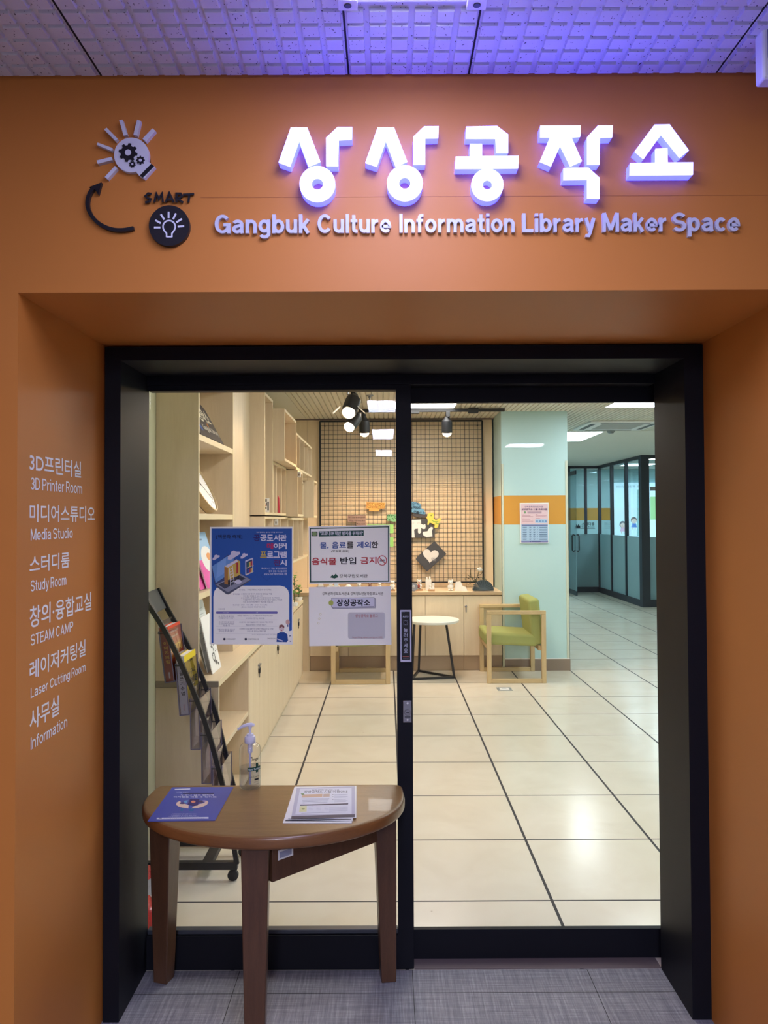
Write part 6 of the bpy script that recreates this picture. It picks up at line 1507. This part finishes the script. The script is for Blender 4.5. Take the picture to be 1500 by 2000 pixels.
A.poly([(505, 410), (515, 372), (560, 352), (580, 366), (570, 388), (620, 390), (700, 412), (694, 466), (600, 452), (540, 434)], (232, 204, 186), 2)
A.poly([(1004, 372), (985, 345), (940, 352), (950, 372), (930, 384), (800, 412), (740, 466), (830, 462), (920, 436), (980, 408)], (232, 204, 186), 2)
A.poly([(720, 318), (868, 318), (840, 420), (780, 430), (680, 408)], (60, 46, 110), 3); A.ell(770, 362, 34, 17, (226, 140, 110), 4)
A.poly([(590, 456), (620, 462), (606, 508), (566, 500)], (52, 120, 170), 2); A.poly([(710, 470), (790, 468), (770, 508), (700, 508)], (52, 110, 170), 2); A.poly([(640, 345), (690, 340), (670, 380), (610, 385)], (110, 170, 214), 2); A.ell(600, 384, 44, 14, (70, 50, 110), 3); A.ell(890, 360, 40, 18, (80, 60, 100), 3); A.ell(940, 350, 30, 12, (170, 150, 200), 4)
for y_, x0_, x1_ in ((548, 450, 820), (570, 430, 815), (588, 380, 850)): A.text('디지털배움터 문의전화 1800-0096', x0_, y_ - 6, x1_, y_ + 8, (206, 210, 236), 0.0, 3, 1)
A.line([(205, 620), (1005, 610)], 24, WL, 1); A.rect(245, 608, 285, 622, (50, 54, 110), 2); A.text('과학기술정보통신부 한국지능정보사회진흥원', 310, 610, 940, 622, (120, 124, 170), 0.0, 3, 1)
tag(mb.build('leaflet', smooth=False), 'violet-blue leaflet with drawn hands lying on the left of the half-round table', 'leaflet')
ZS = zone(540, 1520, 8.3333)
def paper(label, cs, z, draw=None, band=None):
    mb = MB(); f = [at(*ZS(a, b), Z=z) for a, b in cs]; mb.prism(f[::-1], [p - Vector((0, 0, 0.0016)) for p in f][::-1], M_PAPER)
    A = Art(mb, lambda x, y, l: at(*ZS(x, y), Z=z + 0.00015 * l))
    if band: A.poly(band, (48, 46, 62), 1)
    if draw: draw(A)
    return tag(mb.build('paper_sheet', smooth=False), label, 'paper', 'printed papers on the table')
paper('bottom sheet of the white paper stack on the half-round table', [(292, 140), (1270, 132), (1225, 726), (104, 724)], TP + 0.0018, band=[(150, 676), (1200, 684), (1196, 700), (142, 698)])
paper('middle sheet of the white paper stack on the half-round table', [(300, 138), (1280, 130), (1240, 690), (170, 664)], TP + 0.0038, band=[(205, 648), (1220, 666), (1216, 680), (190, 664)])
def topdraw(A):
    A.poly([(330, 158), (1278, 128), (1278, 612), (240, 640)], (196, 196, 214), 1); A.poly([(384, 170), (1222, 158), (1224, 580), (306, 588)], (226, 228, 240), 2)
    A.poly([(246, 616), (1276, 584), (1276, 634), (238, 660)], (92, 86, 100), 2)
    A.text('강북문화정보도서관', 575, 178, 1022, 202, (60, 58, 72), 0.0); A.text('상상공작소 시설 이용안내', 448, 202, 1152, 238, (60, 58, 72), 0.006)
    A.poly([(420, 266), (748, 254), (744, 304), (414, 314)], (214, 184, 160), 3); A.poly([(764, 256), (866, 252), (864, 300), (760, 306)], (206, 186, 172), 3); A.poly([(392, 250), (440, 244), (456, 262), (420, 278)], (132, 160, 122), 4)
    for k in range(4): A.line([(415 + 4 * k, 336 + 24 * k), (860 - 10 * k, 332 + 18 * k)], 5, (150, 150, 176), 3)
    for k, y_ in enumerate((266, 300, 342, 370)): A.rect(908, y_ - 2, 928, y_ + 4, (60, 58, 80), 3); A.line([(942, y_), (1160, y_ - 6)], 4, (160, 160, 186), 3); A.line([(942, y_ + 14), (1130, y_ + 8)], 4, (170, 170, 192), 3)
    A.poly([(386, 430), (1168, 408), (1166, 426), (384, 448)], (58, 52, 76), 3); A.poly([(384, 452), (494, 448), (490, 544), (368, 548)], (226, 226, 180), 3); A.ell(435, 496, 26, 12, (170, 180, 120), 4)
    for x_ in (520, 650, 780): 
        for k in range(3): A.line([(x_, 466 + 26 * k), (x_ + 70, 464 + 26 * k)], 4, (150, 152, 180), 3)
    for k in range(5): A.line([(856, 472 + 16 * k), (1160, 462 + 16 * k)], 4, (176, 176, 198), 3)
    A.line([(404, 570), (1130, 550)], 4, (150, 152, 180), 3)
paper('top sheet of the white paper stack, with a brown stripe and table', [(302, 136), (1302, 122), (1300, 638), (208, 652)], TP + 0.0062, topdraw)

# ================================================================== HAND SANITISER
bc = at(485, 1546, Z=TZ); bc.z = TZ + 0.0004; bx0, by0 = bc.x, bc.y + 0.034
t = thing('sanitizer_bottle', 'clear pump bottle of hand sanitizer on the half-round table', 'bottle', (bx0, by0, bc.z))
B0 = Vector((bx0, by0, bc.z))
mb = MB(); mb.lathe(B0, [(0.0, 0.0), (0.030, 0.0), (0.0345, 0.004), (0.0355, 0.012), (0.0355, 0.128), (0.033, 0.139), (0.026, 0.147), (0.0165, 0.151), (0.0165, 0.156)], M_PET, 48); mb.build('bottle_body', t)
mb = MB(); mb.lathe(B0, [(0.0, 0.003), (0.029, 0.003), (0.0335, 0.009), (0.0342, 0.016), (0.0342, 0.071), (0.0, 0.071)], M_GEL, 40); mb.build('gel', t)
M_PUMP = mat('lilac_white_pump', (218, 218, 236), 0.35)
mb = MB(); mb.lathe(B0, [(0.0175, 0.150), (0.0185, 0.152), (0.0185, 0.167), (0.0165, 0.172), (0.012, 0.173), (0.012, 0.178), (0.0105, 0.180), (0.0, 0.180)], M_PUMP, 32); mb.build('cap', t)
mb = MB(); mb.lathe(B0, [(0.0085, 0.118), (0.0085, 0.150)], M_PUMP, 20); mb.tube([B0 + Vector((0, 0, 0.012)), B0 + Vector((0, 0, 0.12))], 0.0040, mat('pump_tube', (200, 200, 226), 0.3), 12); mb.build('dip_tube', t)
mb = MB(); mb.lathe(B0, [(0.0045, 0.178), (0.0045, 0.196), (0.0065, 0.200), (0.0065, 0.207), (0.0, 0.208)], M_PUMP, 20)
mb.build('pump_stem', t)
mb = MB(); P = [B0 + Vector((x, 0, z)) for x, z in ((0.015, 0.2085), (0.004, 0.2105), (-0.010, 0.2095), (-0.026, 0.204), (-0.041, 0.194))]
mb.tube(P, [0.0045, 0.0065, 0.0060, 0.0050, 0.0040], M_PUMP, 14); mb.build('pump_spout', t)
mb = MB(); Rb = 0.03585; rot = math.radians(27)
def bl(x, y, l): a = -PI / 2 + rot + x / Rb; rr_ = Rb + 0.00025 * l; return Vector((bx0 + rr_ * math.cos(a), by0 + rr_ * math.sin(a), bc.z + y))
def curved(x0, x1, y0, y1, m, l=1, n=8, sk=0.0):
    for k in range(n): xa, xb = x0 + (x1 - x0) * k / n, x0 + (x1 - x0) * (k + 1) / n; mb.add([bl(xa, y0 + sk * xa, l), bl(xb, y0 + sk * xb, l), bl(xb, y1 + sk * xb, l), bl(xa, y1 + sk * xa, l)], [(0, 1, 2, 3)], m)
DG = ink((22, 70, 58))
curved(-0.019, 0.030, 0.066, 0.078, DG); curved(0.009, 0.0185, 0.060, 0.090, DG, 2, 3)
def ctext(s_, x0, x1, y0, y1, c_, bold=0.0, l=3):
    vs, fs, _ = text_mesh(s_, bold, 2); mb.add([bl(x0 + (x1 - x0) * u, y0 + (y1 - y0) * v, l) for u, v in vs], fs, ink(c_))
ctext('Hand Sanitizer', -0.0165, 0.028, 0.0685, 0.0755, (206, 220, 220), 0.01)
ctext('Jungle', -0.006, 0.018, 0.098, 0.109, (30, 44, 50), 0.015)
curved(-0.009, -0.003, 0.1085, 0.1125, ink((30, 44, 50)), 2, 2)
ctext('손소독제  겔타입', -0.018, 0.022, 0.044, 0.048, (70, 84, 90), 0.0); curved(0.004, 0.020, 0.034, 0.040, ink((30, 34, 40)), 2, 4); ctext('500 ml', 0.001, 0.019, 0.027, 0.031, (80, 90, 96)); ctext('의약외품', 0.006, 0.019, 0.020, 0.024, (80, 90, 96))
mb.build('label_print', t, smooth=False)
